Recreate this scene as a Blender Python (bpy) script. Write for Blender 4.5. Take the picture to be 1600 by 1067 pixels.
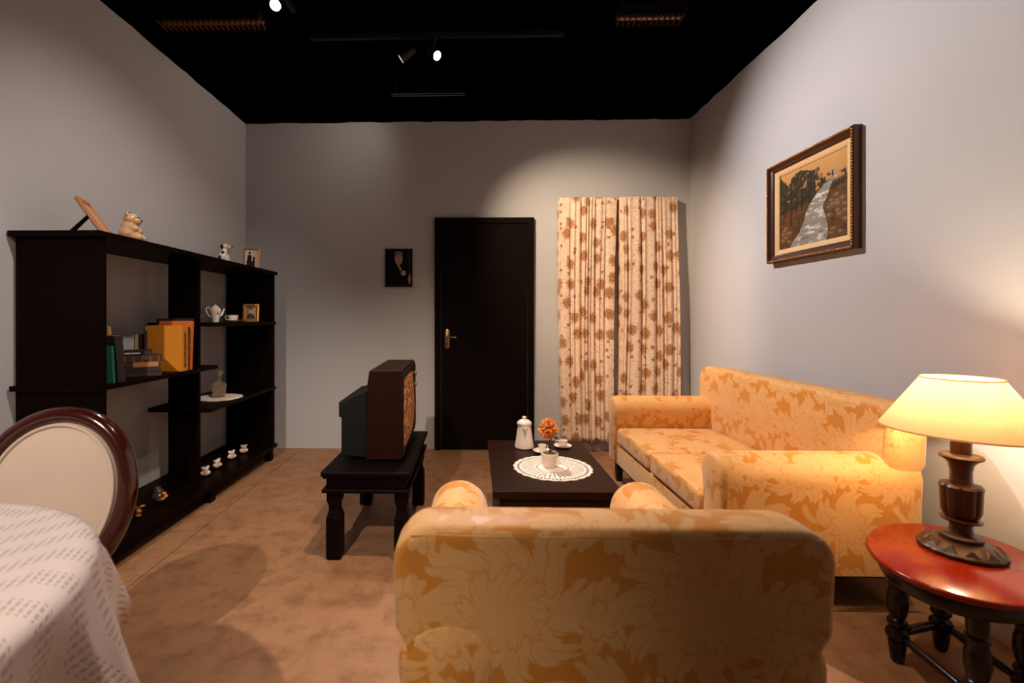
import bpy, bmesh, math, random
import numpy as np
from mathutils import Vector, Matrix, Euler
random.seed(4)
for o in list(bpy.data.objects): bpy.data.objects.remove(o)
S = bpy.context.scene
C = S.collection
R = math.radians
PI = math.pi

# ------------------------------------------------------------------ camera
FPX = 720.0
cam_d = bpy.data.cameras.new('camera')
cam_d.sensor_width = 36.0
cam_d.lens = FPX / 1600 * 36
cam_d.shift_x = (800 - 722) / 1600
cam_d.shift_y = -(533.5 - 498) / 1600
cam_d.clip_start = 0.02
cam_d.dof.use_dof = True
cam_d.dof.focus_distance = 3.0
cam_d.dof.aperture_fstop = 2.8
cam = bpy.data.objects.new('camera', cam_d)
C.objects.link(cam)
cam.location = (0, 0, 1.19)
cam.rotation_euler = (R(90), 0, R(1.5))
S.camera = cam

# ------------------------------------------------------------------ world and exposure
W = bpy.data.worlds.new('world'); S.world = W
W.use_nodes = True
W.node_tree.nodes['Background'].inputs[0].default_value = (1.0, 0.86, 0.72, 1)
W.node_tree.nodes['Background'].inputs[1].default_value = 0.026
S.view_settings.view_transform = 'Standard'
S.view_settings.look = 'None'
S.view_settings.gamma = 1.0
S.view_settings.use_curve_mapping = False
S.view_settings.exposure = 1.3

# spotlights on the ceiling tracks: lens position, aim point, watts, cone angle, blend, colour
WARM = (1.0, 0.77, 0.54); SOFT = (1.0, 0.86, 0.75); NEUT = (1.0, 0.89, 0.85)
SPOTS = [
    ((-1.306, 2.994, 3.25), (-0.75, 0.6, 0.75), 36, 78, 0.8, NEUT),
    ((-0.577, 3.639, 3.25), (-2.1, 3.78, 2.17), 5, 130, 1.0, SOFT),
    ((-0.290, 3.602, 3.25), (1.90, 1.55, 0.9), 158, 95, 0.8, NEUT),
    ((-1.05, -1.32, 3.25), (-1.15, 1.75, 0.4), 175, 53, 0.75, SOFT),
    ((-0.60, 2.40, 3.25), (1.26, 4.10, 1.50), 185, 50, 0.9, WARM),
    ((0.10, 1.45, 3.25), (0.15, 2.7, 0.2), 80, 82, 0.8, WARM),
    ((-0.20, 1.45, 3.25), (-1.95, 2.75, 1.00), 62, 66, 0.9, SOFT),
]

# ------------------------------------------------------------------ node helpers
class X:
    """A scalar socket with arithmetic."""
    nt = None
    def __init__(s, k): s.k = k
    def _m(op, *a, clamp=False):
        n = X.nt.nodes.new('ShaderNodeMath'); n.operation = op; n.use_clamp = clamp
        for i, v in enumerate(a):
            if isinstance(v, X): X.nt.links.new(v.k, n.inputs[i])
            else: n.inputs[i].default_value = v
        return X(n.outputs[0])
    def __add__(s, o): return X._m('ADD', s, o)
    __radd__ = __add__
    def __sub__(s, o): return X._m('SUBTRACT', s, o)
    def __rsub__(s, o): return X._m('SUBTRACT', o, s)
    def __mul__(s, o): return X._m('MULTIPLY', s, o)
    __rmul__ = __mul__
    def __truediv__(s, o): return X._m('DIVIDE', s, o)
def fsin(a): return X._m('SINE', a)
def fcos(a): return X._m('COSINE', a)
def fabs_(a): return X._m('ABSOLUTE', a)
def ffr(a): return X._m('FRACT', a)
def fpow(a, b): return X._m('POWER', a, b)
def fsqrt(a): return X._m('SQRT', a)
def fatan(a, b): return X._m('ARCTAN2', a, b)
def fmin(a, b): return X._m('MINIMUM', a, b)
def fmax(a, b): return X._m('MAXIMUM', a, b)
def fless(a, b): return X._m('LESS_THAN', a, b)
def fstep(a, w):            # 0..1 ramp of width w round zero
    return X._m('MULTIPLY_ADD', a, 1.0 / w, 0.5, clamp=True)

def lin(c):
    return tuple(((v / 255) / 12.92 if v / 255 <= 0.04045 else ((v / 255 + 0.055) / 1.055) ** 2.4) for v in c) + (1.0,)

class Mat:
    def __init__(s, name):
        s.m = bpy.data.materials.new(name); s.m.use_nodes = True
        s.nt = s.m.node_tree; s.b = s.nt.nodes['Principled BSDF']
        X.nt = s.nt
    def node(s, t, **kw):
        n = s.nt.nodes.new(t)
        for k, v in kw.items(): setattr(n, k, v)
        return n
    def link(s, a, b): s.nt.links.new(a.k if isinstance(a, X) else a, b)
    def coord(s, which='Object'):
        return s.node('ShaderNodeTexCoord').outputs[which]
    def uv(s):
        n = s.node('ShaderNodeSeparateXYZ'); s.link(s.coord('UV'), n.inputs[0])
        return X(n.outputs[0]), X(n.outputs[1])
    def xyz(s):
        n = s.node('ShaderNodeSeparateXYZ'); s.link(s.coord('Object'), n.inputs[0])
        return X(n.outputs[0]), X(n.outputs[1]), X(n.outputs[2])
    def noise(s, scale, detail=3, vec=None, rough=0.5):
        n = s.node('ShaderNodeTexNoise'); n.inputs['Scale'].default_value = scale
        n.inputs['Detail'].default_value = detail; n.inputs['Roughness'].default_value = rough
        s.link(vec or s.coord(), n.inputs['Vector'])
        return n
    def mix(s, fac, a, b):
        n = s.node('ShaderNodeMix', data_type='RGBA')
        for k, v in ((0, fac), (6, a), (7, b)):
            if isinstance(v, X): s.link(v, n.inputs[k])
            elif hasattr(v, 'is_output'): s.link(v, n.inputs[k])
            else: n.inputs[k].default_value = v
        return n.outputs[2]
    def col(s, v):
        if hasattr(v, 'is_output'): s.link(v, s.b.inputs['Base Color'])
        else: s.b.inputs['Base Color'].default_value = v
    def set(s, rough=None, metal=None, spec=None, coat=None, sheen=None):
        for k, v in (('Roughness', rough), ('Metallic', metal), ('Specular IOR Level', spec), ('Coat Weight', coat), ('Sheen Weight', sheen)):
            if v is not None: s.b.inputs[k].default_value = v
        return s
    def bump(s, h, strength=0.3, dist=0.01):
        n = s.node('ShaderNodeBump'); n.inputs['Strength'].default_value = strength; n.inputs['Distance'].default_value = dist
        s.link(h, n.inputs['Height']); s.link(n.outputs[0], s.b.inputs['Normal'])

def plain(name, rgb, rough=0.5, metal=0.0, spec=0.5, var=0.12, scale=30, coat=0.0, bump=0.0):
    M = Mat(name); c = lin(rgb)
    n = M.noise(scale)
    d = tuple(x * (1 - var) for x in c[:3]) + (1,); e = tuple(min(1, x * (1 + var)) for x in c[:3]) + (1,)
    M.col(M.mix(n.outputs[0], d, e)); M.set(rough, metal, spec, coat)
    if bump: M.bump(n.outputs[0], bump, 0.004)
    return M.m

def wood(name, a, b, rough=0.35, scale=6, axis=0, coat=0.0, spec=0.5):
    M = Mat(name)
    mp = M.node('ShaderNodeMapping'); sc = [scale * 4] * 3; sc[axis] = scale * 0.35
    mp.inputs['Scale'].default_value = sc; M.link(M.coord(), mp.inputs[0])
    n = M.noise(3, 5, mp.outputs[0], 0.65)
    M.col(M.mix(n.outputs[0], lin(a), lin(b))); M.set(rough, 0, spec, coat)
    M.bump(n.outputs[0], 0.08, 0.003)
    return M.m

M_ = {}
# painted plaster
def plaster(name, rgb):
    M = Mat(name); n = M.noise(2.2, 4); n2 = M.noise(160, 3)
    c = lin(rgb); d = tuple(x * 0.93 for x in c[:3]) + (1,)
    M.col(M.mix(n.outputs[0], d, c)); M.set(0.75, 0, 0.25)
    M.bump(n2.outputs[0], 0.12, 0.003)
    return M.m
M_['wall'] = plaster('wall_paint', (188, 187, 189))
def concrete():
    M = Mat('floor_concrete'); n = M.noise(1.4, 8, None, 0.62); n2 = M.noise(9, 8, None, 0.7); n3 = M.noise(70, 4)
    a = M.mix(n.outputs[0], lin((130, 90, 60)), lin((184, 138, 102)))
    k = fstep(X(n2.outputs[0]) - 0.55, 0.18) * 0.55
    M.col(M.mix(k, a, lin((112, 74, 46)))); M.set(0.55, 0, 0.35)
    M.bump(X(n2.outputs[0]) + 0.3 * X(n3.outputs[0]), 0.12, 0.004)
    return M.m
M_['floor'] = concrete()
M_['black_ceiling'] = plain('black_ceiling', (3, 3, 3), 0.95, spec=0.0)
M_['black_metal'] = plain('black_metal', (14, 13, 13), 0.55)
M_['dark_wood'] = wood('bookcase_wood', (9, 3, 1), (19, 6, 3), 0.45, spec=0.04)
M_['door_wood'] = wood('door_wood', (10, 4, 1), (17, 7, 3), 0.65, axis=2, spec=0.07)
M_['table_wood'] = wood('coffee_table_wood', (28, 12, 6), (44, 21, 10), 0.45, spec=0.1)
M_['tvtable_wood'] = wood('television_table_wood', (9, 4, 3), (17, 7, 5), 0.5, spec=0.08)
M_['mahogany'] = wood('mahogany', (104, 18, 2), (144, 34, 5), 0.2, coat=0.08, spec=0.3)
M_['mahogany_dark'] = wood('mahogany_dark', (14, 5, 3), (28, 9, 5), 0.28, axis=2, coat=0.1, spec=0.3)
M_['chair_wood'] = wood('chair_wood', (44, 12, 8), (70, 22, 13), 0.16, coat=0.5)
M_['lamp_wood'] = wood('lamp_wood', (40, 19, 8), (74, 39, 18), 0.36, axis=2)
M_['cream'] = plain('cream_upholstery', (206, 184, 166), 0.9, spec=0.1, var=0.06, scale=6)
M_['enamel'] = plain('white_enamel', (232, 218, 206), 0.22, var=0.03)
M_['porcelain'] = plain('porcelain', (232, 216, 202), 0.15, var=0.03)
M_['crochet'] = plain('crochet_cotton', (236, 218, 202), 0.95, spec=0.05, var=0.08, scale=300, bump=0.4)
M_['brass'] = plain('aged_brass', (176, 140, 104), 0.3, 0.9)
M_['gilt'] = plain('gilt', (190, 134, 70), 0.35, 0.7, var=0.3, scale=120)
M_['frame_wood'] = wood('picture_frame_wood', (44, 22, 12), (78, 40, 20), 0.3)
M_['frame_edge'] = wood('picture_frame_dark_side', (18, 8, 6), (32, 14, 9), 0.4)
M_['light_wood'] = wood('light_frame_wood', (150, 86, 40), (186, 116, 60), 0.35)
M_['liner'] = plain('picture_liner', (214, 176, 122), 0.7, var=0.05)
M_['tvcab'] = wood('television_cabinet_wood', (28, 10, 6), (48, 19, 11), 0.4, axis=1, spec=0.12)
M_['tvback'] = plain('television_rear_plastic', (18, 21, 18), 0.7, spec=0.2)
M_['tvbezel'] = plain('television_bezel', (26, 15, 12), 0.4)
M_['beige_glaze'] = plain('beige_glaze', (190, 152, 114), 0.25, var=0.15, scale=25)
M_['brown_paint'] = plain('brown_paint', (70, 40, 26), 0.4)
M_['white_glaze'] = plain('white_glaze', (222, 200, 182), 0.28, var=0.06, scale=60)
M_['black_paint'] = plain('black_paint', (18, 13, 12), 0.4)
M_['stone_dark'] = plain('mottled_brown_glaze', (76, 58, 46), 0.3, var=0.6, scale=45)
M_['orange_glaze'] = plain('orange_glaze', (206, 116, 40), 0.3, var=0.35, scale=60)
M_['pages'] = plain('book_pages', (196, 172, 138), 0.9, spec=0.1)
M_['stem'] = plain('flower_stem', (88, 66, 26), 0.6)
M_['leaf'] = plain('leaf_green', (88, 92, 34), 0.6)
M_['soil'] = plain('moss_soil', (92, 74, 32), 0.95, var=0.4, scale=200)
M_['metal_grey'] = plain('brushed_metal', (150, 140, 130), 0.35, 0.9)
M_['louvre_metal'] = plain('louvre_metal', (160, 98, 74), 0.4, 0.3)
M_['sofa_foot'] = plain('dark_foot', (22, 12, 9), 0.5)
M_['under'] = plain('dark_lining', (16, 10, 8), 0.95, spec=0.05)
M_['black_card'] = plain('black_card', (14, 11, 10), 0.8)

def petals_mat():
    M = Mat('flower_petals'); n = M.noise(60, 2)
    M.col(M.mix(fstep(X(n.outputs[0]) - 0.5, 0.3), lin((212, 90, 30)), lin((244, 172, 96)))); M.set(0.7, 0, 0.2)
    return M.m
M_['petal'] = petals_mat()

def glass_mat():
    M = Mat('cut_glass')
    M.b.inputs['Transmission Weight'].default_value = 0.85; M.b.inputs['IOR'].default_value = 1.45
    M.col(lin((240, 222, 198))); M.set(0.05)
    v = M.node('ShaderNodeTexVoronoi'); v.inputs['Scale'].default_value = 70; M.link(M.coord(), v.inputs['Vector'])
    M.bump(v.outputs['Distance'], 0.4, 0.004)
    return M.m
M_['glass'] = glass_mat()

def damask():
    M = Mat('gold_damask'); u, v = M.uv()
    n = M.noise(9, 3, M.coord('UV')); 
    sp = M.node('ShaderNodeSeparateColor'); M.link(n.outputs['Color'], sp.inputs[0])
    u = u + (X(sp.outputs[0]) - 0.5) * 0.030; v = v + (X(sp.outputs[1]) - 0.5) * 0.030
    w, h = 0.36, 0.46
    def cell(ou, ov):
        x = (ffr(u / w + ou) - 0.5) * w; y = (ffr(v / h + ov) - 0.5) * h
        return x, y, fsqrt(x * x + y * y), fatan(x, y)
    def palm(ou, ov, size, k, low):
        x, y, r, t = cell(ou, ov)
        tw = t + 0.14 * fsin(r * 46)
        Rr = (fpow(fabs_(fcos(tw * k)), 0.5) * (1 - low) + low) * size * (1.0 + 0.22 * fcos(t)) * (0.9 + 0.12 * fabs_(fcos(tw * k * 4)))
        body = fstep(Rr - r, 0.005)
        vein = fstep(0.13 - fabs_(fsin(tw * k * 2.0 + 0.8)), 0.2) * fstep(r - size * 0.2, 0.02)
        vein = fmax(vein, 0.8 * fstep(0.12 - fabs_(fsin(tw * k * 4.0 + r * 70)), 0.2) * fstep(r - size * 0.55, 0.02))
        ring = fstep(0.0035 - fabs_(r - Rr * 0.52), 0.004)
        return body * (1 - 0.55 * vein) * (1 - 0.6 * ring)
    a = palm(0.0, 0.0, 0.165, 4.5, 0.55)
    b = palm(0.5, 0.5, 0.140, 3.5, 0.42)
    c = palm(0.5, 0.02, 0.075, 2.5, 0.35)
    # curling stems that join the flowers
    x, y, r, t = cell(0.25, 0.25)
    d = fstep(0.011 - fabs_(r - 0.085), 0.008) * fstep(fsin(t * 3 + 1.0), 0.6)
    mk = fmax(fmax(a, b), fmax(c, d))
    wv = M.noise(14, 4, M.coord('UV')); mk = mk * (0.62 + 0.6 * X(wv.outputs[0]))
    M.col(M.mix(mk, lin((205, 134, 52)), lin((220, 167, 105))))
    fine = M.noise(700, 2, M.coord('UV'))
    M.set(0.55, 0, 0.35, sheen=0.25)
    M.b.inputs['Sheen Roughness'].default_value = 0.4
    ro = 0.42 + 0.22 * mk
    M.link(ro, M.b.inputs['Roughness'])
    M.bump(X(fine.outputs[0]) * 0.4 + mk * 0.5, 0.12, 0.002)
    return M.m
M_['damask'] = damask()

def curtain_mat():
    M = Mat('floral_curtain'); uvc = M.coord('UV')
    n = M.noise(22, 4, uvc, 0.6)
    sp = M.node('ShaderNodeSeparateColor'); M.link(n.outputs['Color'], sp.inputs[0])
    def vor(scale, loc):
        mp = M.node('ShaderNodeMapping'); mp.inputs['Location'].default_value = (loc, loc * 0.7, 0); M.link(uvc, mp.inputs[0])
        ad = M.node('ShaderNodeVectorMath', operation='MULTIPLY_ADD'); M.link(n.outputs['Color'], ad.inputs[0])
        ad.inputs[1].default_value = (0.03, 0.03, 0); M.link(mp.outputs[0], ad.inputs[2])
        vn = M.node('ShaderNodeTexVoronoi', voronoi_dimensions='2D'); vn.inputs['Scale'].default_value = scale
        vn.inputs['Randomness'].default_value = 0.75; M.link(ad.outputs[0], vn.inputs['Vector'])
        return vn
    big = vor(5.6, 0.0); small = vor(13.0, 3.3)
    pet = M.node('ShaderNodeTexVoronoi', voronoi_dimensions='2D'); pet.inputs['Scale'].default_value = 95; M.link(uvc, pet.inputs['Vector'])
    pd = X(pet.outputs['Distance'])
    edge = M.noise(75, 4, uvc, 0.65)
    ed = (X(edge.outputs[0]) - 0.5)
    f1 = fstep(0.27 - X(big.outputs['Distance']) + ed * 0.75, 0.05)
    sc = M.node('ShaderNodeSeparateColor'); M.link(small.outputs['Color'], sc.inputs[0])
    f2 = fstep(0.20 - X(small.outputs['Distance']) + ed * 0.5, 0.05) * fless(X(sc.outputs[0]), 0.33)
    fl = fmax(f1, f2) * (1 - 0.75 * fstep(0.26 - pd, 0.12))
    tw = M.noise(16, 2, uvc)
    line = fstep(0.010 - fabs_(X(tw.outputs[0]) - 0.5), 0.01)
    tw2 = M.noise(27, 1, uvc)
    line2 = fstep(0.007 - fabs_(X(tw2.outputs[0]) - 0.46), 0.01)
    base = M.mix(fmax(line, line2) * 0.5, lin((232, 204, 180)), lin((140, 98, 64)))
    shade = M.mix(edge.outputs[0], lin((112, 58, 20)), lin((190, 122, 60)))
    M.col(M.mix(fl, base, shade)); M.set(0.85, 0, 0.15, sheen=0.2)
    return M.m
M_['curtain'] = curtain_mat()

def lace():
    M = Mat('white_lace_cloth'); u, v = M.uv()
    # bands of slanting openwork dashes
    band = ffr(v / 0.085)
    tri = fabs_(ffr(u / 0.34 + 0.25) - 0.5) * 2.0
    vv = v + tri * 0.10
    bandz = ffr(vv / 0.085)
    inb = fstep(0.24 - fabs_(bandz - 0.5), 0.05)
    dash = fstep(0.21 - fabs_(ffr(u / 0.0145) - 0.5), 0.1)
    row = fstep(0.36 - fabs_(ffr(vv / 0.0142) - 0.5), 0.1)
    hole = inb * dash * row
    fine = M.noise(500, 2, M.coord('UV'))
    M.col(M.mix(hole * 0.5, lin((226, 208, 200)), lin((148, 128, 114)))); M.set(0.9, 0, 0.1)
    M.bump(X(fine.outputs[0]) * 0.3 - hole, 0.5, 0.002)
    return M.m
M_['lace'] = lace()

def doily_mat():
    M = Mat('crochet_doily'); x, y, z = M.xyz()
    r = fsqrt(x * x + y * y) * 5.0; t = fatan(y, x)         # r = 1 at the rim of a 20 cm doily
    leafa = fabs_(fsin(t * 9))
    ogive = fstep(0.26 - fabs_(leafa - 0.62), 0.1) * fstep(0.16 - fabs_(r - 0.63), 0.06)
    cross = fstep(fabs_(ffr(r * 22) - 0.5) - 0.16, 0.1)
    rimh = fstep(0.035 - fabs_(r - 0.88), 0.03) * fstep(fabs_(fsin(t * 30)) - 0.45, 0.2)
    ring = fstep(0.02 - fabs_(r - 0.40), 0.02) * fstep(fabs_(fsin(t * 20)) - 0.5, 0.2)
    hole = fmax(fmax(ogive * cross, rimh), ring)
    fine = M.noise(400, 2)
    M.col(lin((238, 220, 206))); M.set(0.95, 0, 0.05)
    M.link(1.0 - hole, M.b.inputs['Alpha'])
    M.bump(fine.outputs[0], 0.5, 0.002)
    return M.m
M_['doily'] = doily_mat()

def shade_mat():
    M = Mat('lampshade_fabric'); nt = M.nt
    n = M.noise(60, 2)
    c = M.mix(n.outputs[0], lin((226, 196, 150)), lin((236, 208, 164))); c2 = M.mix(n.outputs[0], lin((204, 182, 156)), lin((212, 192, 166)))
    d = M.node('ShaderNodeBsdfDiffuse'); t = M.node('ShaderNodeBsdfTranslucent'); mx = M.node('ShaderNodeMixShader')
    M.link(c, d.inputs[0]); M.link(c2, t.inputs[0]); mx.inputs[0].default_value = 0.6
    M.link(d.outputs[0], mx.inputs[1]); M.link(t.outputs[0], mx.inputs[2])
    M.link(mx.outputs[0], nt.nodes['Material Output'].inputs[0])
    return M.m
M_['shade'] = shade_mat()

def emis(name, rgb, strength):
    M = Mat(name); e = M.node('ShaderNodeEmission'); n = M.noise(3)
    M.link(M.mix(n.outputs[0], lin(rgb), lin(rgb)), e.inputs[0]); e.inputs[1].default_value = strength
    M.link(e.outputs[0], M.nt.nodes['Material Output'].inputs[0]); return M.m
M_['bulb'] = emis('lamp_bulb', (255, 214, 150), 14)
M_['lens'] = emis('spot_lens', (255, 236, 214), 18)

def screen_mat():
    M = Mat('television_static'); x, y, z = M.xyz()
    mp = M.node('ShaderNodeMapping'); mp.inputs['Scale'].default_value = (1, 1.3, 0.8); M.link(M.coord(), mp.inputs[0])
    n = M.noise(60, 3, mp.outputs[0], 0.75)
    k = fstep(X(n.outputs[0]) - 0.52, 0.10)
    c = M.mix(k, lin((84, 38, 14)), lin((216, 142, 86)))
    M.col(c); M.set(0.3, 0, 0.5)
    M.link(c, M.b.inputs['Emission Color']); M.b.inputs['Emission Strength'].default_value = 0.10
    return M.m
M_['screen'] = screen_mat()

def print_mat(name, rough=0.5):
    M = Mat(name); a = M.node('ShaderNodeVertexColor'); a.layer_name = 'Col'
    M.col(a.outputs[0]); M.set(rough, 0, 0.12); return M.m
M_['print'] = print_mat('printed_picture', 0.5)

def bookcloth(name, rgb, rough=0.6): 
    M_[name] = plain(name, rgb, rough, var=0.15, scale=90); return M_[name]

# ------------------------------------------------------------------ mesh helpers
def new(): return bmesh.new()
def box(bm, lo, hi, bev=0.0, seg=2):
    r = bmesh.ops.create_cube(bm, size=1.0); vs = r['verts']
    for v in vs:
        v.co = Vector([lo[i] + (v.co[i] + 0.5) * (hi[i] - lo[i]) for i in range(3)])
    if bev:
        es = list({e for v in vs for e in v.link_edges})
        bmesh.ops.bevel(bm, geom=es, offset=bev, segments=seg, profile=0.5, affect='EDGES', clamp_overlap=True)
    return bm
def bx(lo, hi, bev=0.0, seg=2): return box(new(), lo, hi, bev, seg)
def lathe(bm, prof, seg=32, cx=0, cy=0, fn=None, cap=True):
    rings = []
    for r, z in prof:
        ring = []
        for i in range(seg):
            a = 2 * PI * i / seg; rr = fn(a, r, z) if fn else r
            ring.append(bm.verts.new((cx + rr * math.cos(a), cy + rr * math.sin(a), z)))
        rings.append(ring)
    for p, q in zip(rings, rings[1:]):
        for i in range(seg):
            j = (i + 1) % seg; bm.faces.new((p[i], p[j], q[j], q[i]))
    if cap:
        bm.faces.new(list(reversed(rings[0]))); bm.faces.new(rings[-1])
    return bm
def tube(bm, pts, rad, seg=10, closed=False, flat=None):
    pts = [Vector(p) for p in pts]; n = len(pts)
    rads = rad if isinstance(rad, (list, tuple)) else [rad] * n
    rings = []; prev = None
    for i, p in enumerate(pts):
        a = pts[(i - 1) % n] if (i > 0 or closed) else p; b = pts[(i + 1) % n] if (i < n - 1 or closed) else p
        t = (b - a).normalized()
        up = prev if prev else (Vector((0, 0, 1)) if abs(t.z) < 0.9 else Vector((1, 0, 0)))
        s = t.cross(up).normalized(); u2 = s.cross(t).normalized(); prev = u2
        ring = []
        for k in range(seg):
            an = 2 * PI * k / seg; fx, fy = (flat or (1, 1))
            ring.append(bm.verts.new(p + s * (math.cos(an) * rads[i] * fx) + u2 * (math.sin(an) * rads[i] * fy)))
        rings.append(ring)
    m = n if closed else n - 1
    for i in range(m):
        p, q = rings[i], rings[(i + 1) % n]
        for k in range(seg):
            j = (k + 1) % seg; bm.faces.new((p[k], p[j], q[j], q[k]))
    if not closed:
        bm.faces.new(list(reversed(rings[0]))); bm.faces.new(rings[-1])
    return bm
def ball(bm, c, r, seg=12, rot=None):
    rr = (r, r, r) if not isinstance(r, (tuple, list)) else r
    mt = Matrix.Translation(c) @ (rot.to_matrix().to_4x4() if rot else Matrix()) @ Matrix.Diagonal((*rr, 1))
    bmesh.ops.create_uvsphere(bm, u_segments=seg, v_segments=max(6, seg * 2 // 3), radius=1.0, matrix=mt)
    return bm
def loft(bm, prof, secs, axis):
    """closed 2D profile swept along axis ('x' or 'y'); secs = [(pos, inset)]; the profile's own plane is (a, z)."""
    n = len(prof); P = [Vector((p[0], p[1])) for p in prof]
    area = sum(P[i].x * P[(i + 1) % n].y - P[(i + 1) % n].x * P[i].y for i in range(n))
    sg = 1 if area > 0 else -1
    N = []
    for i in range(n):
        e1 = (P[i] - P[i - 1]).normalized(); e2 = (P[(i + 1) % n] - P[i]).normalized()
        nn = Vector((-(e1.y + e2.y), e1.x + e2.x)) * sg
        N.append(nn.normalized() / max(0.5, math.sqrt((1 + e1.dot(e2)) / 2 + 1e-6)))
    rings = []
    for pos, ins in secs:
        ring = []
        for i in range(n):
            q = P[i] + N[i] * ins
            ring.append(bm.verts.new((pos, q.x, q.y) if axis == 'x' else (q.x, pos, q.y)))
        rings.append(ring)
    for p, q in zip(rings, rings[1:]):
        for i in range(n):
            j = (i + 1) % n; bm.faces.new((p[i], p[j], q[j], q[i]))
    bm.faces.new(list(reversed(rings[0]))); bm.faces.new(rings[-1])
    bmesh.ops.recalc_face_normals(bm, faces=bm.faces[:])
    return bm
def uvbox(bm, off=(0, 0)):
    bm.normal_update(); L = bm.loops.layers.uv.verify()
    for fc in bm.faces:
        n = fc.normal; a = max(range(3), key=lambda i: abs(n[i]))
        for lp in fc.loops:
            c = lp.vert.co
            uv = (c.y, c.z) if a == 0 else (c.x, c.z) if a == 1 else (c.x, c.y)
            lp[L].uv = (uv[0] + off[0], uv[1] + off[1])
    return bm
def obj(name, bm, mat, parent=None, loc=None, rot=None, smooth=None, recalc=True):
    if recalc: bmesh.ops.recalc_face_normals(bm, faces=bm.faces[:])
    me = bpy.data.meshes.new(name); bm.to_mesh(me); bm.free()
    o = bpy.data.objects.new(name, me); C.objects.link(o)
    me.materials.append(M_[mat] if isinstance(mat, str) else mat)
    if parent: o.parent = parent
    if loc: o.location = loc
    if rot: o.rotation_euler = rot
    if smooth is not None:
        for p in me.polygons: p.use_smooth = True
        if smooth < 180:
            me.set_sharp_from_angle(angle=R(smooth))
    return o
def thing(name, label, cat, loc=(0, 0, 0), rot=(0, 0, 0), group=None):
    o = bpy.data.objects.new(name, None); C.objects.link(o); o.empty_display_size = 0.05
    o.location = loc; o.rotation_euler = rot if isinstance(rot, (tuple, list)) else (0, 0, rot)
    o['label'] = label; o['category'] = cat
    if group: o['group'] = group
    return o
def tag(o, label, cat, group=None):
    o['label'] = label; o['category'] = cat
    if group: o['group'] = group
    return o
def struct(o, label=None, cat=None):
    o['kind'] = 'structure'
    if label: o['label'] = label
    if cat: o['category'] = cat
    return o
def pic(name, w, h, nx, ny, fn, parent, loc, rot, mat='print'):
    """flat print: a grid in local XZ facing -Y with painted colours, fn(u, v) -> sRGB 0..255"""
    us = np.linspace(0, 1, nx + 1); vs = np.linspace(0, 1, ny + 1)
    U, V = np.meshgrid(us, vs); col = np.clip(fn(U, V), 0, 255) / 255.0
    colr = np.where(col <= 0.04045, col / 12.92, ((col + 0.055) / 1.055) ** 2.4)
    verts = [((u - 0.5) * w, 0, (v - 0.5) * h) for v in vs for u in us]
    faces = [(j * (nx + 1) + i, j * (nx + 1) + i + 1, (j + 1) * (nx + 1) + i + 1, (j + 1) * (nx + 1) + i) for j in range(ny) for i in range(nx)]
    me = bpy.data.meshes.new(name); me.from_pydata(verts, [], faces)
    at = me.color_attributes.new('Col', 'FLOAT_COLOR', 'POINT')
    flat = np.concatenate([colr.reshape(-1, 3), np.ones((len(verts), 1))], 1).astype(np.float32).ravel()
    at.data.foreach_set('color', flat)
    me.materials.append(M_[mat]); o = bpy.data.objects.new(name, me); C.objects.link(o)
    o.parent = parent; o.location = loc; o.rotation_euler = rot
    return o
def vnoise(U, V, s, seed=0, oct=4):
    rng = np.random.default_rng(seed); out = np.zeros_like(U); amp = 1; tot = 0
    for k in range(oct):
        g = rng.random((64, 64)); x = (U * s) % 63; y = (V * s) % 63
        xi = x.astype(int); yi = y.astype(int); fx = x - xi; fy = y - yi
        fx = fx * fx * (3 - 2 * fx); fy = fy * fy * (3 - 2 * fy)
        a = g[yi, xi] * (1 - fx) + g[yi, xi + 1] * fx; b = g[yi + 1, xi] * (1 - fx) + g[yi + 1, xi + 1] * fx
        out += amp * (a * (1 - fy) + b * fy); tot += amp; amp *= 0.5; s *= 2
    return out / tot
def blend(img, m, c):
    m = np.clip(m, 0, 1)[..., None]; return img * (1 - m) + np.array(c, float) * m

# ------------------------------------------------------------------ the room
XL, XR, YB, ZT = -2.108, 1.942, 4.2, 2.99
Y0 = -2.3
floor = struct(obj('floor', bx((-3.2, Y0 - 0.6, -0.10), (3.0, 5.2, -0.008)), 'under'), 'grey brown polished concrete floor with a thin straight joint', 'floor')
SX0, SX1 = -1.528, -1.585         # the joint runs slightly askew
def slab(pts):
    b = new(); lo = [b.verts.new((x, y, -0.02)) for x, y in pts]; hi = [b.verts.new((x, y, 0)) for x, y in pts]
    b.faces.new(hi); n = len(pts)
    for i in range(n): b.faces.new((lo[i], lo[(i + 1) % n], hi[(i + 1) % n], hi[i]))
    return b
def seamx(y): return -1.531 + (y - 1.944) * (-1.57 + 1.531) / (3.718 - 1.944)
obj('slab', slab([(-3.2, Y0 - .6), (seamx(Y0 - .6) - .0025, Y0 - .6), (seamx(5.2) - .0025, 5.2), (-3.2, 5.2)]), 'floor', floor)
obj('slab', slab([(seamx(Y0 - .6) + .0025, Y0 - .6), (3.0, Y0 - .6), (3.0, 5.2), (seamx(5.2) + .0025, 5.2)]), 'floor', floor)
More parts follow.
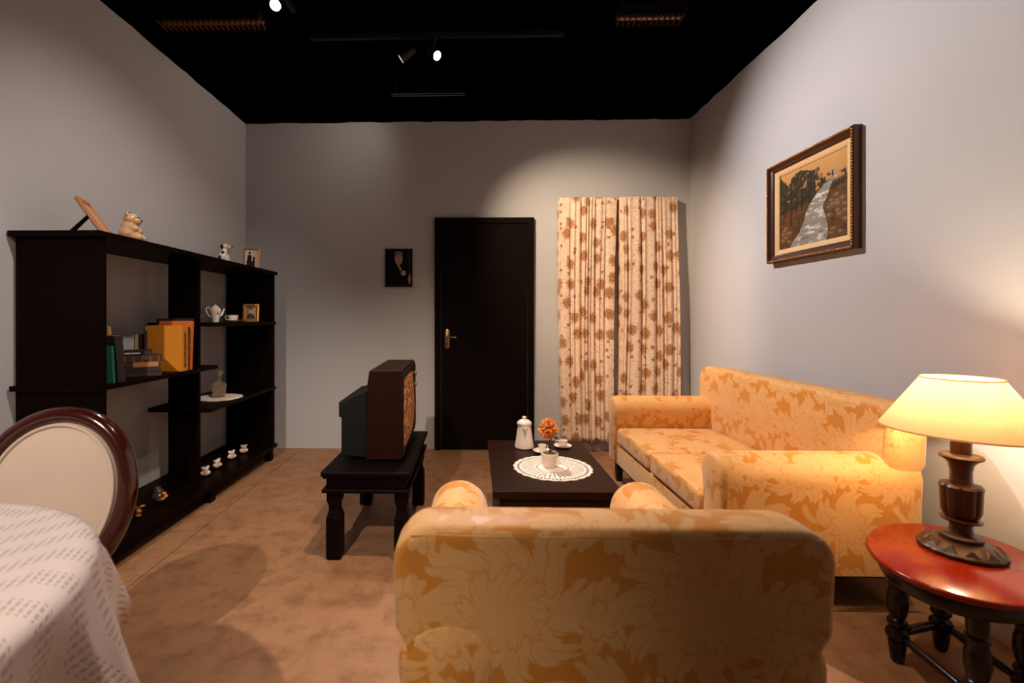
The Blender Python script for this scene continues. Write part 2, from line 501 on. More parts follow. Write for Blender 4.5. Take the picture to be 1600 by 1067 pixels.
def wall(name, lo, hi, label, ragged_axis):
    bm = new(); n = 60
    # top edge is cut a little unevenly
    a = 0 if ragged_axis == 'x' else 1
    for i in range(n + 1):
        t = lo[a] + (hi[a] - lo[a]) * i / n; dz = random.uniform(-0.006, 0.004)
        for k, zz in ((0, 0), (1, hi[2] + dz)):
            for s in (0, 1):
                c = [0, 0, zz]; c[a] = t; c[1 - a] = (lo[1 - a], hi[1 - a])[s]; bm.verts.new(c)
    bm.verts.ensure_lookup_table(); V = bm.verts
    for i in range(n):
        p = i * 4; q = p + 4
        for x, y in ((0, 1), (1, 3), (3, 2), (2, 0)): bm.faces.new((V[p + x], V[p + y], V[q + y], V[q + x]))
    bm.faces.new((V[0], V[1], V[3], V[2])); e = n * 4; bm.faces.new((V[e], V[e + 2], V[e + 3], V[e + 1]))
    return struct(obj(name, bm, 'wall'), label, 'wall')
wall('wall_back', (XL - 0.1, YB, 0), (XR + 0.1, YB + 0.1, ZT), 'pale grey painted wall behind the door and curtain', 'x')
wall('wall_left', (XL - 0.1, Y0, 0), (XL, YB, ZT), 'pale grey painted wall behind the dark bookcase', 'y')
wall('wall_right', (XR, Y0, 0), (XR + 0.1, YB, ZT), 'pale grey painted wall carrying the river landscape painting', 'y')
b = bx((-3.4, Y0 - 0.8, 3.76), (3.2, 5.4, 3.86)); box(b, (-3.4, Y0 - .8, 2.2), (-3.3, 5.4, 3.76)); box(b, (3.1, Y0 - .8, 2.2), (3.2, 5.4, 3.76)); box(b, (-3.3, 5.3, 2.2), (3.1, 5.4, 3.76))
struct(obj('ceiling', b, 'black_ceiling'), 'black open ceiling high above the walls', 'ceiling')

# door
DX0, DX1, DZ = -0.358, 0.541, 2.105
door = thing('door_1', 'dark brown flush door in a dark frame with brass lever handle', 'door', (0, YB, 0)); door['kind'] = 'structure'
b = new(); box(b, (DX0, -0.035, 0), (DX0 + 0.055, 0.0, DZ), .003); obj('frame_jamb', b, 'door_wood', door)
b = new(); box(b, (DX1 - 0.055, -0.035, 0), (DX1, 0.0, DZ), .003); obj('frame_jamb', b, 'door_wood', door)
b = new(); box(b, (DX0 + .0555, -0.035, DZ - .055), (DX1 - .0555, 0.0, DZ), .003); obj('frame_head', b, 'door_wood', door)
leaf = obj('door_leaf', bx((DX0 + .059, -0.026, 0.008), (DX1 - .059, 0.0, DZ - .059), .002), 'door_wood', door)
b = new()
outl = [(0.021 * math.cos(a), 0.067 + 0.022 * math.sin(a)) for a in np.linspace(0, PI, 9)] + [(-0.021 * math.cos(a), -0.067 - 0.022 * math.sin(a)) for a in np.linspace(0, PI, 9)]
loft(b, outl, [(-0.006, 0.002), (-0.0045, 0.0), (0, 0)], 'y')
hp = obj('handle_plate', b, 'brass', leaf, (-0.245, -0.026, 1.008), smooth=40); hp['label'] = 'aged brass handle plate with keyhole'
b = new(); tube(b, [(0, 0, 0), (0, -0.035, 0), (0.012, -0.045, 0), (0.075, -0.045, 0.001)], [.009, .008, .0085, .007]); ball(b, (0.077, -0.045, 0.001), 0.0095)
obj('lever', b, 'brass', leaf, (-0.243, -0.032, 1.022), smooth=50)['label'] = 'brass lever'
b = new(); lathe(b, [(.005, 0), (.005, .002)], 12); box(b, (-.0025, -.014, 0), (.0025, 0, .002)); obj('keyhole', b, 'black_paint', leaf, (-0.245, -0.0325, .965), (R(90), 0, 0))

# ------------------------------------------------------------------ bookcase
BX0, BX1, BY0, BY1 = -2.095, -1.69, 2.05, 3.865
bk = thing('bookcase', 'tall dark brown open bookcase with staggered shelves along the left wall', 'bookcase', (-1.89, 2.95, 0))
def bkp(name, lo, hi, bev=.002):
    return obj(name, bx([lo[0] + 1.89, lo[1] - 2.95, lo[2]], [hi[0] + 1.89, hi[1] - 2.95, hi[2]], bev, 1), 'dark_wood', bk)
bkp('top_board', (BX0 - .008, BY0 - .03, 1.562), (BX1 + .012, BY1 + .03, 1.588))
bkp('side_panel', (BX0, BY0, .886), (BX1, BY0 + .028, 1.5615))
bkp('side_panel', (BX0, BY0, .1285), (BX1, BY0 + .028, .861))
bkp('side_panel', (BX0, BY1 - .028, 1.1655), (BX1, BY1, 1.5615))
bkp('side_panel', (BX0, BY1 - .028, .6155), (BX1, BY1, 1.139))
bkp('side_panel', (BX0, BY1 - .028, .1285), (BX1, BY1, .589))
bkp('shelf', (BX0, BY0 - .03, .8615), (BX1, 3.0, .8855))
bkp('shelf', (BX0, 2.905, 1.1395), (BX1, BY1 + .03, 1.165))
bkp('shelf', (BX0, 2.905, .5895), (BX1, BY1 + .03, .615))
bkp('divider', (-1.985, 2.937, 1.1655), (-1.784, 2.963, 1.5615)); bkp('divider', (-1.985, 2.937, .886), (-1.784, 2.963, 1.139))
bkp('divider', (-1.985, 2.937, .6155), (-1.784, 2.963, .861)); bkp('divider', (-1.985, 2.937, .1285), (-1.784, 2.963, .589))
bkp('bottom_board', (BX0 - .008, BY0 - .03, .100), (BX1 + .012, BY1 + .03, .128))
for y in (2.06, 2.93, 3.80):
    for x in (BX0 + .01, BX1 - .06): bkp('foot', (x, y, 0), (x + .05, y + .06, .0995))
bkp('plinth_rail', (BX1 - .05, 2.125, .045), (BX1 - .03, 2.925, .0995)); bkp('plinth_rail', (BX1 - .05, 2.995, .045), (BX1 - .03, 3.795, .0995))

# ------------------------------------------------------------------ upholstery
def arc(cx, cy, r, a0, a1, n): return [(cx + r * math.cos(R(a0 + (a1 - a0) * i / n)), cy + r * math.sin(R(a0 + (a1 - a0) * i / n))) for i in range(n + 1)]
def seat_set(t, Wd, D, ncush, off, H):
    """local: width along x (centred), rear at y=0, front at y=D"""
    aw = 0.195; hw = Wd / 2
    # seat base
    b = new(); box(b, (-hw + aw - .02, .10, .155), (hw - aw + .02, D - .015, .300), .012, 3); obj('seat_base', uvbox(b, off), 'damask', t, smooth=45)
    cw = (2 * hw - 2 * aw + .01) / ncush
    for k in range(ncush):
        b = new(); box(b, (-hw + aw - .005 + k * cw + .002, .135, .303), (-hw + aw - .005 + (k + 1) * cw - .002, D - .005, .420), .028, 4)
        bmesh.ops.subdivide_edges(b, edges=[e for e in b.edges if e.calc_length() > .2], cuts=6, use_grid_fill=True)
        for v in b.verts:
            if v.co.z > .40:
                lx = (v.co.x - (-hw + aw + (k + .5) * cw)) / (cw / 2); ly = (v.co.y - (.13 + D) / 2) / (D / 2)
                v.co.z += .012 * max(0, 1 - lx * lx) * max(0, 1 - ly * ly)
        obj('seat_cushion', uvbox(b, (off[0] + .13, off[1])), 'damask', t, smooth=60)
    # rolled arms
    prof = [(.020, .157), (.020, .40), (.012, .46)] + arc(.098, .535, .096, 200, -8, 16) + [(.189, .47), (.187, .40), (.187, .157)]
    for s in (-1, 1):
        pr = [(s * (hw - aw + a), z) for a, z in prof]
        b = loft(new(), pr, [(.0, .022), (.006, .008), (.02, .0)] + [(.02 + (D - .045) * i / 8, 0) for i in range(1, 8)] + [(D - .025, 0), (D - .008, .006), (D, .022)], 'y')
        obj('arm', uvbox(b, (off[0] + .05 * s, off[1] + .1)), 'damask', t, smooth=50)
    # back in one piece: rounded top corners, wings standing proud of the arms
    r = .075; q = .014; th = .135
    fr = [(-hw + q, .157), (hw - q, .157), (hw - q, .40), (hw - q, .575), (hw + .004, .605)] + arc(hw + .006 - r, H - r, r, 0, 90, 8) + arc(-hw - .006 + r, H - r, r, 90, 180, 8) + [(-hw - .004, .605), (-hw + q, .575), (-hw + q, .40)]
    b = loft(new(), fr, [(.004, .030), (.000, .016), (.004, .006), (.016, .0), (th * .6, .0), (th - .03, .004), (th - .008, .014), (th, .032)], 'y')
    # rear top crest rolls backwards a little
    for v in b.verts:
        if v.co.z > H - .10: v.co.y -= .014 * min(1, (v.co.z - H + .10) / .07)
    bko = obj('back', uvbox(b, (off[0] + .02, off[1] + .06)), 'damask', t, smooth=60)
    b = new(); tube(b, [(-hw + .03 + (2 * hw - .06) * i / 20, -.0125, H - .016 + .0015 * math.sin(i * .9)) for i in range(21)], .0020, 6)
    obj('piping', uvbox(b), 'damask', bko, smooth=180)
    b = new(); box(b, (-hw + .03, .03, .140), (hw - .03, D - .03, .1555)); obj('lining', b, 'under', t)
    for x in (-hw + .035, hw - .085):
        for y in (.03, D - .09):
            lb = bx((x, y, 0), (x + .05, y + .05, .1395), .003)
            for v in lb.verts:
                if v.co.z < .05: v.co.x = x + .025 + (v.co.x - x - .025) * .8; v.co.y = y + .025 + (v.co.y - y - .025) * .8
            obj('foot', lb, 'sofa_foot', t)
sofa = thing('sofa', 'gold damask two-seat sofa with rolled arms standing against the right wall', 'sofa', (1.80, 2.68, 0), R(90))
seat_set(sofa, 1.60, .80, 2, (.11, .02), .845)
arm_ch = thing('armchair', 'gold damask armchair seen from behind in the foreground', 'armchair', (.256, .86, 0), 0)
seat_set(arm_ch, .806, .76, 1, (.0, .0), .806)

# ------------------------------------------------------------------ curtains
def curtain(name, x0, x1, z0, z1, folds, seed, label, nar=0.0):
    rng = random.Random(seed); nx, nz = 170, 60; bm = new(); L = bm.loops.layers.uv.verify()
    wid = x1 - x0; ph = [rng.uniform(0, 6.28) for _ in range(6)]; grid = []; us = []
    for i in range(nx + 1):
        t = i / nx; col = []
        for j in range(nz + 1):
            s = j / nz                      # 0 top .. 1 bottom
            z = z1 + (z0 - z1) * s
            tt = t + .012 * math.sin(3 * t * 6.28 + ph[1]) * s
            amp = .007 + .008 * min(1, s * 3) + .004 * math.sin(7 * t + ph[2])
            w = 2 * PI * folds * (tt + .045 * math.sin(tt * 9 + ph[3]) + .02 * math.sin(tt * 23 + ph[0]))
            y = -.080 + amp * (1 - 2 * abs(math.sin(w * .5)) ** .45) - .45 * amp * math.sin(2 * w + ph[4] + s) - .008 * math.sin(s * 5 + t * 4)
            x = x0 + wid * (t + .010 * math.cos(w) * min(1, s * 2)) + nar * s * (0.5 - t) + .008 * math.sin(s * 4 + ph[5])
            zz = z + (.012 * math.sin(w * .5 + ph[0]) * s if j == nz else 0) + (-.004 * abs(math.sin(w)) if j == 0 else 0)
            # ends return to the wall
            e = max(0, 1 - t / .02) if t < .02 else max(0, (t - .98) / .02)
            y = y * (1 - e) + (-.006) * e
            col.append(bm.verts.new((x, y, zz)))
        grid.append(col)
    ucum = [0]
    for i in range(nx):
        a, c = grid[i][nz // 2].co, grid[i + 1][nz // 2].co
        ucum.append(ucum[-1] + math.hypot(a.x - c.x, a.y - c.y))
    for i in range(nx):
        for j in range(nz):
            fc = bm.faces.new((grid[i][j], grid[i][j + 1], grid[i + 1][j + 1], grid[i + 1][j]))
            for lp, (ii, jj) in zip(fc.loops, ((i, j), (i, j + 1), (i + 1, j + 1), (i + 1, j))):
                lp[L].uv = (ucum[ii] + seed * .37, (z1 - z0) * (1 - jj / nz) + seed * .21)
    t = thing(name, label, 'curtain', (0, YB, 0), 0, 'floral curtain panels')
    o = obj('cloth', bm, 'curtain', t, smooth=180)
    m = o.modifiers.new('thickness', 'SOLIDIFY'); m.thickness = .002
    b = new(); tube(b, [(x0 + wid * .02, -.034, z1 - .012), (x1 - wid * .02, -.034, z1 - .012)], .006, 8); obj('header_rod', b, 'metal_grey', t, smooth=60)
    return t
curtain('curtain', .752, 1.278, .105, 2.270, 6.0, 1, 'left floral curtain panel hanging down to the floor beside the door', .06)
curtain('curtain', 1.292, 1.812, .115, 2.272, 5.5, 5, 'right floral curtain panel, its lower end hidden behind the sofa arm', -.04)

# ------------------------------------------------------------------ landscape painting on the right wall
PY0, PY1, PZ0, PZ1 = 2.359, 3.046, 1.545, 2.165
pw, ph_ = PY1 - PY0, PZ1 - PZ0
pt = thing('painting', 'framed painting of a pale river running past dark pine trees', 'painting', (XR, (PY0 + PY1) / 2, (PZ0 + PZ1) / 2), R(-90))
# local: x right as the viewer sees it, -y out of the wall
def frame_rails(t, w, h, fw, depth, mat, prof=None, name='frame_rail'):
    """four mitred rails; prof = [(inward 0..1, out)]"""
    prof = prof or [(0, 0), (0, depth), (.15, depth * 1.15), (.5, depth), (.85, depth * .7), (1, depth * .55), (1, 0)]
    out = []
    for k in range(4):
        L = w if k % 2 == 0 else h; Hh = (h if k % 2 == 0 else w) / 2; b = new(); rings = []
        for s in (-1, 1):
            rings.append([b.verts.new((s * (L / 2 - a * fw - .0002), -d, -Hh + a * fw)) for a, d in prof])
        n = len(prof)
        for i in range(n):
            j = (i + 1) % n; b.faces.new((rings[0][i], rings[0][j], rings[1][j], rings[1][i]))
        b.faces.new(rings[0]); b.faces.new(list(reversed(rings[1])))
        bmesh.ops.recalc_face_normals(b, faces=b.faces[:])
        out.append(obj(name, b, mat, t, (0, 0, 0), (0, k * PI / 2, 0)))
    return out
frame_rails(pt, pw, ph_, .048, .038, 'frame_wood', [(0, 0), (0, .040), (.12, .046), (.3, .044), (.55, .030), (.8, .026), (1, .018), (1, 0)])
frame_rails(pt, pw - .097, ph_ - .097, .030, .018, 'liner', [(0, 0), (0, .020), (.6, .016), (1, .010), (1, 0)], 'liner_strip')
for k in range(4):
    L = (pw if k % 2 == 0 else ph_); Hh = (ph_ if k % 2 == 0 else pw) / 2; b = new(); n = int(L / .0165)
    for i in range(n):
        ball(b, (-L / 2 + .012 + (L - .024) * (i + .5) / n, -.045, -Hh + .009), (.0075, .004, .0055), 6)
    o = obj('gilt_beading', b, 'gilt', pt, (0, 0, 0), (0, k * PI / 2, 0), smooth=180); o['kind'] = 'stuff'
def river(U, V):
    img = np.zeros(U.shape + (3,)) + np.array([176, 128, 72.])
    img = blend(img, np.clip((V - .70) / .3, 0, 1) * (.4 + .6 * vnoise(U, V, 5, 3)), (196, 150, 92))
    n = vnoise(U, V, 9, 1); n2 = vnoise(U, V, 26, 2); n3 = vnoise(U, V * .5, 40, 9)
    hor = .56 + .16 * U
    land = np.clip((hor - V) * 30, 0, 1); img = blend(img, land, (98, 64, 32)); img = blend(img, land * (n2 - .30) * 1.5, (58, 38, 20))
    tops = .97 - .10 * np.abs(np.sin(U * 9)) - .10 * (U > .62) - .12 * np.clip(U - .6, 0, 1)
    crown = (V > hor - .10) & (V < tops + (n - .5) * .2)
    m = crown * (n2 + .25 * n3 > .58 - .18 * (U < .55) + .10 * (U > .55)); img = blend(img, m * .92, (36, 33, 20)); img = blend(img, m * (n3 > .58) * .5, (82, 72, 40))
    for tx, tb, tt in ((.1, .42, .75), (.2, .28, .8), (.28, .44, .75), (.36, .45, .8), (.47, .48, .9), (.5, .47, .85), (.56, .5, .75), (.66, .56, .76), (.8, .64, .8)):
        img = blend(img, (np.abs(U - tx) < .008) * (V > tb) * (V < tt), (38, 30, 20))
    ctr = np.interp(V, [0, .2, .4, .5, .6, .72, .78], [.44, .52, .56, .60, .66, .80, .92]); wd = np.interp(V, [0, .2, .4, .5, .6, .72, .78], [.30, .20, .13, .12, .10, .05, .02])
    ctr = ctr + (vnoise(U, V, 7, 8) - .5) * .08
    s = np.clip((wd - np.abs(U - ctr)) / .02, 0, 1) * (V < .77)
    img = blend(img, s, (134, 128, 116)); img = blend(img, s * np.clip((vnoise(U, V * 2.5, 14, 5) - .48) * 4, 0, 1), (206, 198, 184)); img = blend(img, s * np.clip((.42 - vnoise(U, V * 3, 16, 6)) * 3, 0, 1), (86, 80, 70))
    bank = np.clip(1 - np.abs(ctr - wd - .015 - U) / .02, 0, 1) * (V < .7); img = blend(img, bank * .8, (58, 38, 20))
    for i in range(26):
        rg = np.random.default_rng(50 + i); cx = rg.uniform(.70, .98) if i < 18 else rg.uniform(.02, .2); cy = rg.uniform(.06, .50) if i < 18 else rg.uniform(.08, .3)
        if i < 18: cx = max(cx, np.interp(cy, [0, .5], [.76, .76]))
        q = ((U - cx) / .05) ** 2 + ((V - cy) / .035) ** 2
        img = blend(img, (q < 1) * .75, (98, 72, 48)); img = blend(img, (((U - cx + .01) / .03) ** 2 + ((V - cy - .012) / .016) ** 2 < 1) * .6, (150, 120, 88))
    return img
pic('canvas', pw - .150, ph_ - .150, 150, 136, river, pt, (0, -.006, 0), (0, 0, 0))

# black and white portrait by the door
po = thing('portrait', 'small black framed portrait of a person in a dark coat beside the door', 'picture', (-.688, YB, 1.655), 0)
frame_rails(po, .250, .348, .010, .018, 'black_card', [(0, 0), (0, .018), (1, .018), (1, 0)])
def port(U, V):
    img = np.zeros(U.shape + (3,)) + np.array([16, 12, 11.])
    img = blend(img, (np.abs(U - .92) < .025) * (V > .3) * .5, (120, 92, 78))
    img = blend(img, ((((U - .93) / .05) ** 2 + ((V - .18) / .14) ** 2) < 1) * .8, (190, 160, 140))
    img = blend(img, ((((U - .5) / .15) ** 2 + ((V - .74) / .165) ** 2) < 1), (182, 150, 130))
    img = blend(img, ((((U - .50) / .17) ** 2 + ((V - .90) / .06) ** 2) < 1), (120, 98, 84))
    for ex in (.45, .57): img = blend(img, ((((U - ex) / .035) ** 2 + ((V - .78) / .014) ** 2) < 1) * .8, (50, 36, 30))
    img = blend(img, ((((U - .51) / .05) ** 2 + ((V - .665) / .012) ** 2) < 1) * .7, (90, 56, 48))
    img = blend(img, ((np.abs(U - (.46 + (.62 - V) * .7)) < .035) & (V < .60) & (V > .42)), (190, 160, 142))
    img = blend(img, ((((U - .69) / .10) ** 2 + ((V - .35) / .07) ** 2) < 1), (190, 158, 138))
    return img
pic('photograph', .231, .329, 44, 62, port, po, (0, -.014, 0), (0, 0, 0))

# ------------------------------------------------------------------ television and its table
tt = thing('television_table', 'low dark wooden table with turned legs under the old television', 'table', (-.525, 2.62, 0))
TX, TY = .218, .415
obj('table_top', bx((-TX, -TY, .425), (TX, TY, .450), .006, 2), 'tvtable_wood', tt)
obj('top_moulding', bx((-TX + .008, -TY + .008, .413), (TX - .008, TY - .008, .4245), .003, 1), 'tvtable_wood', tt)
for lo, hi in (((-TX + .022, -TY + .022, .365), (TX - .022, -TY + .045, .4125)), ((-TX + .022, TY - .045, .365), (TX - .022, TY - .022, .4125)), ((-TX + .022, -TY + .0455, .365), (-TX + .045, TY - .0455, .4125)), ((TX - .045, -TY + .0455, .365), (TX - .022, TY - .0455, .4125))):
    obj('apron', bx(lo, hi, .002, 1), 'tvtable_wood', tt)
obj('lower_moulding', bx((-TX + .004, -TY + .004, .345), (TX - .004, TY - .004, .3645), .005, 2), 'tvtable_wood', tt)
def sq_leg(x, y):
    b = new(); pf = [(.030, 0), (.036, .012), (.036, .205), (.033, .215), (.026, .24), (.025, .262), (.030, .283), (.034, .292), (.034, .3445)]
    lathe(b, [(r * 1.414, z) for r, z in pf], 4); bmesh.ops.rotate(b, verts=b.verts[:], cent=(0, 0, 0), matrix=Matrix.Rotation(PI / 4, 3, 'Z'))
    obj('leg', b, 'tvtable_wood', tt, (x, y, 0))
for x in (-.168, .168):
    for y in (-.335, .335): sq_leg(x, y)
tv = thing('television', 'old wooden cased television with a brown speckled screen', 'television', (-.485, 2.70, .4505), R(2.0))
# local: screen faces +x, long side along y (-.335 .. .335)
TL = .335
b = new()
def cabsec(y): return [(-.085, .012), (.100, .012), (.100, .470), (-.068, .470), (-.078, .40)]
loft(b, cabsec(0), [(-TL, .002), (-TL + .003, 0), (TL - .003, 0), (TL, .002)], 'y'); cab = obj('cabinet', b, 'tvcab', tv)
obj('bezel', bx((.1005, -TL + .012, .024), (.108, TL - .012, .458), .002, 1), 'tvbezel', tv)
b = new(); ny, nz = 18, 16; g = []
for i in range(ny + 1):
    row = []
    for j in range(nz + 1):
        a = i / ny * 2 - 1; c = j / nz * 2 - 1
        yy = -.075 + a * .235 * (1 - .05 * c * c); zz = .240 + c * .185 * (1 - .05 * a * a)
        row.append(b.verts.new((.1085 + .022 * (1 - a * a) * (1 - c * c) ** .8 + .004 * (1 - max(abs(a), abs(c)) ** 6), yy, zz)))
    g.append(row)
for i in range(ny):
    for j in range(nz): b.faces.new((g[i][j], g[i + 1][j], g[i + 1][j + 1], g[i][j + 1]))
obj('screen', b, 'screen', tv, smooth=180, recalc=False)['label'] = 'bulging screen filled with brown and cream speckle'
obj('control_panel', bx((.1085, .180, .045), (.1125, .312, .440), .002, 1), 'tvbezel', tv)
for z in (.39, .32):
    b = lathe(new(), [(.018, 0), (.018, .004), (.014, .008), (.012, .010)], 20); obj('knob', b, 'brass', tv, (.113, .246, z), (0, R(90), 0), smooth=40)
b = new()
for k in range(14): box(b, (.1128, .192, .065 + k * .014), (.116, .300, .071 + k * .014))
o = obj('speaker_grille', b, 'brass', tv); o['kind'] = 'stuff'
# rear shell tapering backwards
b = new()
fr = [(-.0855, -TL + .02, .02), (-.0855, TL - .02, .02), (-.0855, TL - .02, .36), (-.0855, -TL + .02, .36)]
md = [(-.222, -TL + .045, .028), (-.222, TL - .045, .028), (-.222, TL - .045, .300), (-.222, -TL + .045, .300)]
A = [b.verts.new(p) for p in fr]; B2 = [b.verts.new(p) for p in md]
for i in range(4): b.faces.new((A[i], A[(i + 1) % 4], B2[(i + 1) % 4], B2[i]))
b.faces.new(A); b.faces.new(B2)
rs = obj('rear_shell', b, 'tvback', tv)
obj('vent_hood', bx((-.236, -TL + .042, .222), (-.15, TL - .042, .304), .006, 2), 'tvback', rs)
for k in range(7): obj('vent_slot', bx((-.225, -.15 + k * .046, .3041), (-.17, -.13 + k * .046, .3048)), 'black_paint', rs)
for y in (-.28, .28):
    for x in (-.06, .07): obj('foot', bx((x - .015, y - .02, 0), (x + .015, y + .02, .0118)), 'black_paint', tv)

# ------------------------------------------------------------------ coffee table and what stands on it
CZ = .42
ct = thing('coffee_table', 'low dark brown rectangular coffee table in front of the sofa', 'table', (.376, 2.495, 0))
obj('table_top', bx((-.290, -.437, .385), (.290, .437, .420), .003, 2), 'table_wood', ct)
for s in (-1, 1):
    obj('side_panel', bx((-.262 if s < 0 else .238, -.41, .02), (-.238 if s < 0 else .262, .41, .3845), .002, 1), 'table_wood', ct)
    obj('end_panel', bx((-.2375, -.410 if s < 0 else .386, .15), (.2375, -.386 if s < 0 else .410, .3845), .002, 1), 'table_wood', ct)
obj('lower_shelf', bx((-.2375, -.41, .10), (.2375, .41, .125), .002, 1), 'table_wood', ct)
obj('plinth', bx((-.255, -.39, 0), (.255, .39, .0195)), 'sofa_foot', ct)

def doily(rad, nsc, label, loc, mat, rz=0):
    b = new(); n = nsc * 8; c0 = [b.verts.new((0, 0, .0016))]; rings = []
    for k, q in enumerate((.25, .5, .75, .93, 1.0)):
        ring = []
        for i in range(n):
            a = 2 * PI * i / n; r = rad * q * (1 - (.035 * (1 - abs(math.sin(a * nsc / 2))) ** 1.2 if q == 1 else 0))
            ring.append(b.verts.new((r * math.cos(a), r * math.sin(a), .0016 + .0010 * math.sin(a * 13) * (q > .8))))
        rings.append(ring)
    for i in range(n): b.faces.new((c0[0], rings[0][i], rings[0][(i + 1) % n]))
    for p, q in zip(rings, rings[1:]):
        for i in range(n): j = (i + 1) % n; b.faces.new((p[i], q[i], q[j], p[j]))
    o = obj('doily', b, mat, None, loc, (0, 0, rz), smooth=180); tag(o, label, 'doily')
    o.modifiers.new('thickness', 'SOLIDIFY').thickness = .0012
    b = new(); tube(b, [(rad * .985 * math.cos(2 * PI * i / n) * (1 - (.035 * (1 - abs(math.sin(PI * i / 8 ))) ** 1.2)), rad * .985 * math.sin(2 * PI * i / n) * (1 - (.035 * (1 - abs(math.sin(PI * i / 8))) ** 1.2)), .002) for i in range(n)], .0022, 5, True)
    obj('scalloped_edge', b, 'crochet', o, smooth=180)
    return o
doily(.203, 24, 'white crochet doily under the potted flower on the coffee table', (.405, 2.392, CZ + .0005), 'doily')

# enamel coffee pot
cp = thing('coffee_pot', 'white enamel coffee pot with domed lid on the coffee table', 'coffee pot', (.300, 2.765, CZ + .0008))
b = lathe(new(), [(.052, 0), (.057, .004), (.057, .014), (.053, .03), (.040, .122), (.0395, .128), (.042, .132), (.042, .138), (.037, .139)], 40); obj('body', b, 'enamel', cp, smooth=50)
b = lathe(new(), [(.043, .1395), (.0445, .144), (.042, .152), (.030, .163), (.014, .169), (.010, .172)], 40); lid = obj('lid', b, 'enamel', cp, smooth=60)
b = lathe(new(), [(.008, .171), (.013, .176), (.013, .182), (.009, .186)], 20); obj('lid_knob', b, 'enamel', lid, smooth=60)
b = new()   # beak spout towards the camera
sec = [(-.0185, .126, -.036), (.0185, .126, -.036), (.0, .126, -.066)]
low = (0, .058, -.0505)
top = [b.verts.new((p[0], p[2], p[1])) for p in sec]; lo_ = b.verts.new((0, -.050, .058)); bk1 = b.verts.new((0, -.040, .06))
b.faces.new(top); b.faces.new((top[0], top[2], lo_)); b.faces.new((top[2], top[1], lo_)); b.faces.new((top[1], bk1, lo_)); b.faces.new((bk1, top[0], lo_)); b.faces.new((top[0], bk1, top[1]))
obj('spout', b, 'enamel', cp)
b = new(); tube(b, [(.020, .034, .130), (.032, .055, .138), (.042, .078, .118), (.042, .086, .075), (.036, .068, .035), (.024, .040, .022)], [.005, .006, .006, .006, .005, .005], 10, flat=(1.5, .8)); obj('handle', b, 'enamel', cp, smooth=180)
b = new(); tube(b, [(.0428 * math.cos(a), .0428 * math.sin(a), .1385) for a in np.linspace(0, 2 * PI, 40)[:-1]], .0012, 6, True); obj('rim_line', b, 'metal_grey', lid, smooth=180)

def cup(t, s=1.0, straight=False, handle_ang=200):
    b = lathe(new(), [(.030, .0), (.034, .003), (.058, .010), (.066, .0145), (.0665, .016), (.058, .0125), (.034, .006), (.0, .006)], 36, cap=False); obj('saucer', b, 'porcelain', t, smooth=60)
    pr = [(.020, .0065), (.022, .008), (.0255, .025), (.0285, .050), (.0290, .055), (.0275, .055), (.026, .045), (.0225, .020), (.0, .012)] if straight else [(.020, .0065), (.022, .008), (.030, .018), (.035, .036), (.0375, .052), (.036, .052), (.033, .036), (.027, .018), (.0, .011)]
    b = lathe(new(), pr, 36, cap=False); c = obj('cup', b, 'porcelain', t, smooth=60)
    a = R(handle_ang); r0 = .028 if straight else .033
    b = new(); tube(b, [(math.cos(a) * (r0 + d), math.sin(a) * (r0 + d), z) for d, z in ((-.002, .045), (.010, .047), (.018, .040), (.016, .028), (.008, .020), (-.006, .018))], .0026, 8); obj('cup_handle', b, 'porcelain', c, smooth=180)
    t.scale = (s, s, s)
t = thing('cup_and_saucer', 'tall white cup on a saucer just behind the potted flower', 'cup', (.392, 2.668, CZ + .0008), 0, 'coffee cups on the coffee table'); cup(t, .80, True, 20)
t = thing('cup_and_saucer', 'wide white cup on a saucer at the far end of the coffee table', 'cup', (.530, 2.775, CZ + .0008), 0, 'coffee cups on the coffee table'); cup(t, .80, False, 165)

# flower in a white pot
fp = thing('potted_flower', 'single orange flower in a small white pot on the doily', 'plant', (.392, 2.405, CZ + .0032))
b = lathe(new(), [(.030, 0), (.033, .003), (.042, .050), (.045, .060), (.046, .068), (.043, .073), (.038, .072), (.036, .062), (.0, .062)], 36, cap=False); pot = obj('pot', b, 'porcelain', fp, smooth=60)
b = lathe(new(), [(.036, .0625), (.03, .068), (.015, .072), (.002, .073)], 20); obj('moss', b, 'soil', fp, smooth=60)
for dx in (0, .008):
    b = new(); tube(b, [(dx * .5, 0, .068), (dx + .002, .002, .11), (dx, .004, .15), (-.002 + dx * .3, .004, .180)], .0028, 6); obj('stem', b, 'stem', fp, smooth=180)
b = new(); rng = random.Random(3)
for ring, (n, ln, tilt, zz) in enumerate(((22, .046, -28, 0), (20, .044, -5, .004), (18, .038, 22, .009), (14, .030, 48, .013), (9, .020, 70, .016))):
    for k in range(n):
        a = 2 * PI * (k + .5 * (ring % 2)) / n + rng.uniform(-.1, .1); te = R(tilt + rng.uniform(-9, 9)); l = ln * rng.uniform(.85, 1.1); w = .0065
        mt = Matrix.Translation((0, 0, zz)) @ Matrix.Rotation(a, 4, 'Z') @ Matrix.Rotation(-te, 4, 'Y')
        P = [(0, -w * .4, 0), (0, w * .4, 0), (l * .6, w, .003), (l * .6, -w, .003), (l * .92, w * .6, 0), (l * .92, -w * .6, 0), (l, 0, -.003), (l * .6, 0, -.001), (l * .92, 0, -.002)]
        V = [b.verts.new(mt @ Vector(p)) for p in P]
        for f_ in ((0, 1, 2, 7), (0, 7, 3), (7, 2, 4, 8), (3, 7, 8, 5), (8, 4, 6), (5, 8, 6)):
            b.faces.new([V[i] for i in f_])
o = obj('flower_head', b, 'petal', fp, (-.006, .002, .198), (R(38), R(-8), 0), recalc=False); o.scale = (1.25, 1.25, 1.25); o['label'] = 'orange many-petalled flower head'
o.modifiers.new('thickness', 'SOLIDIFY').thickness = .0008
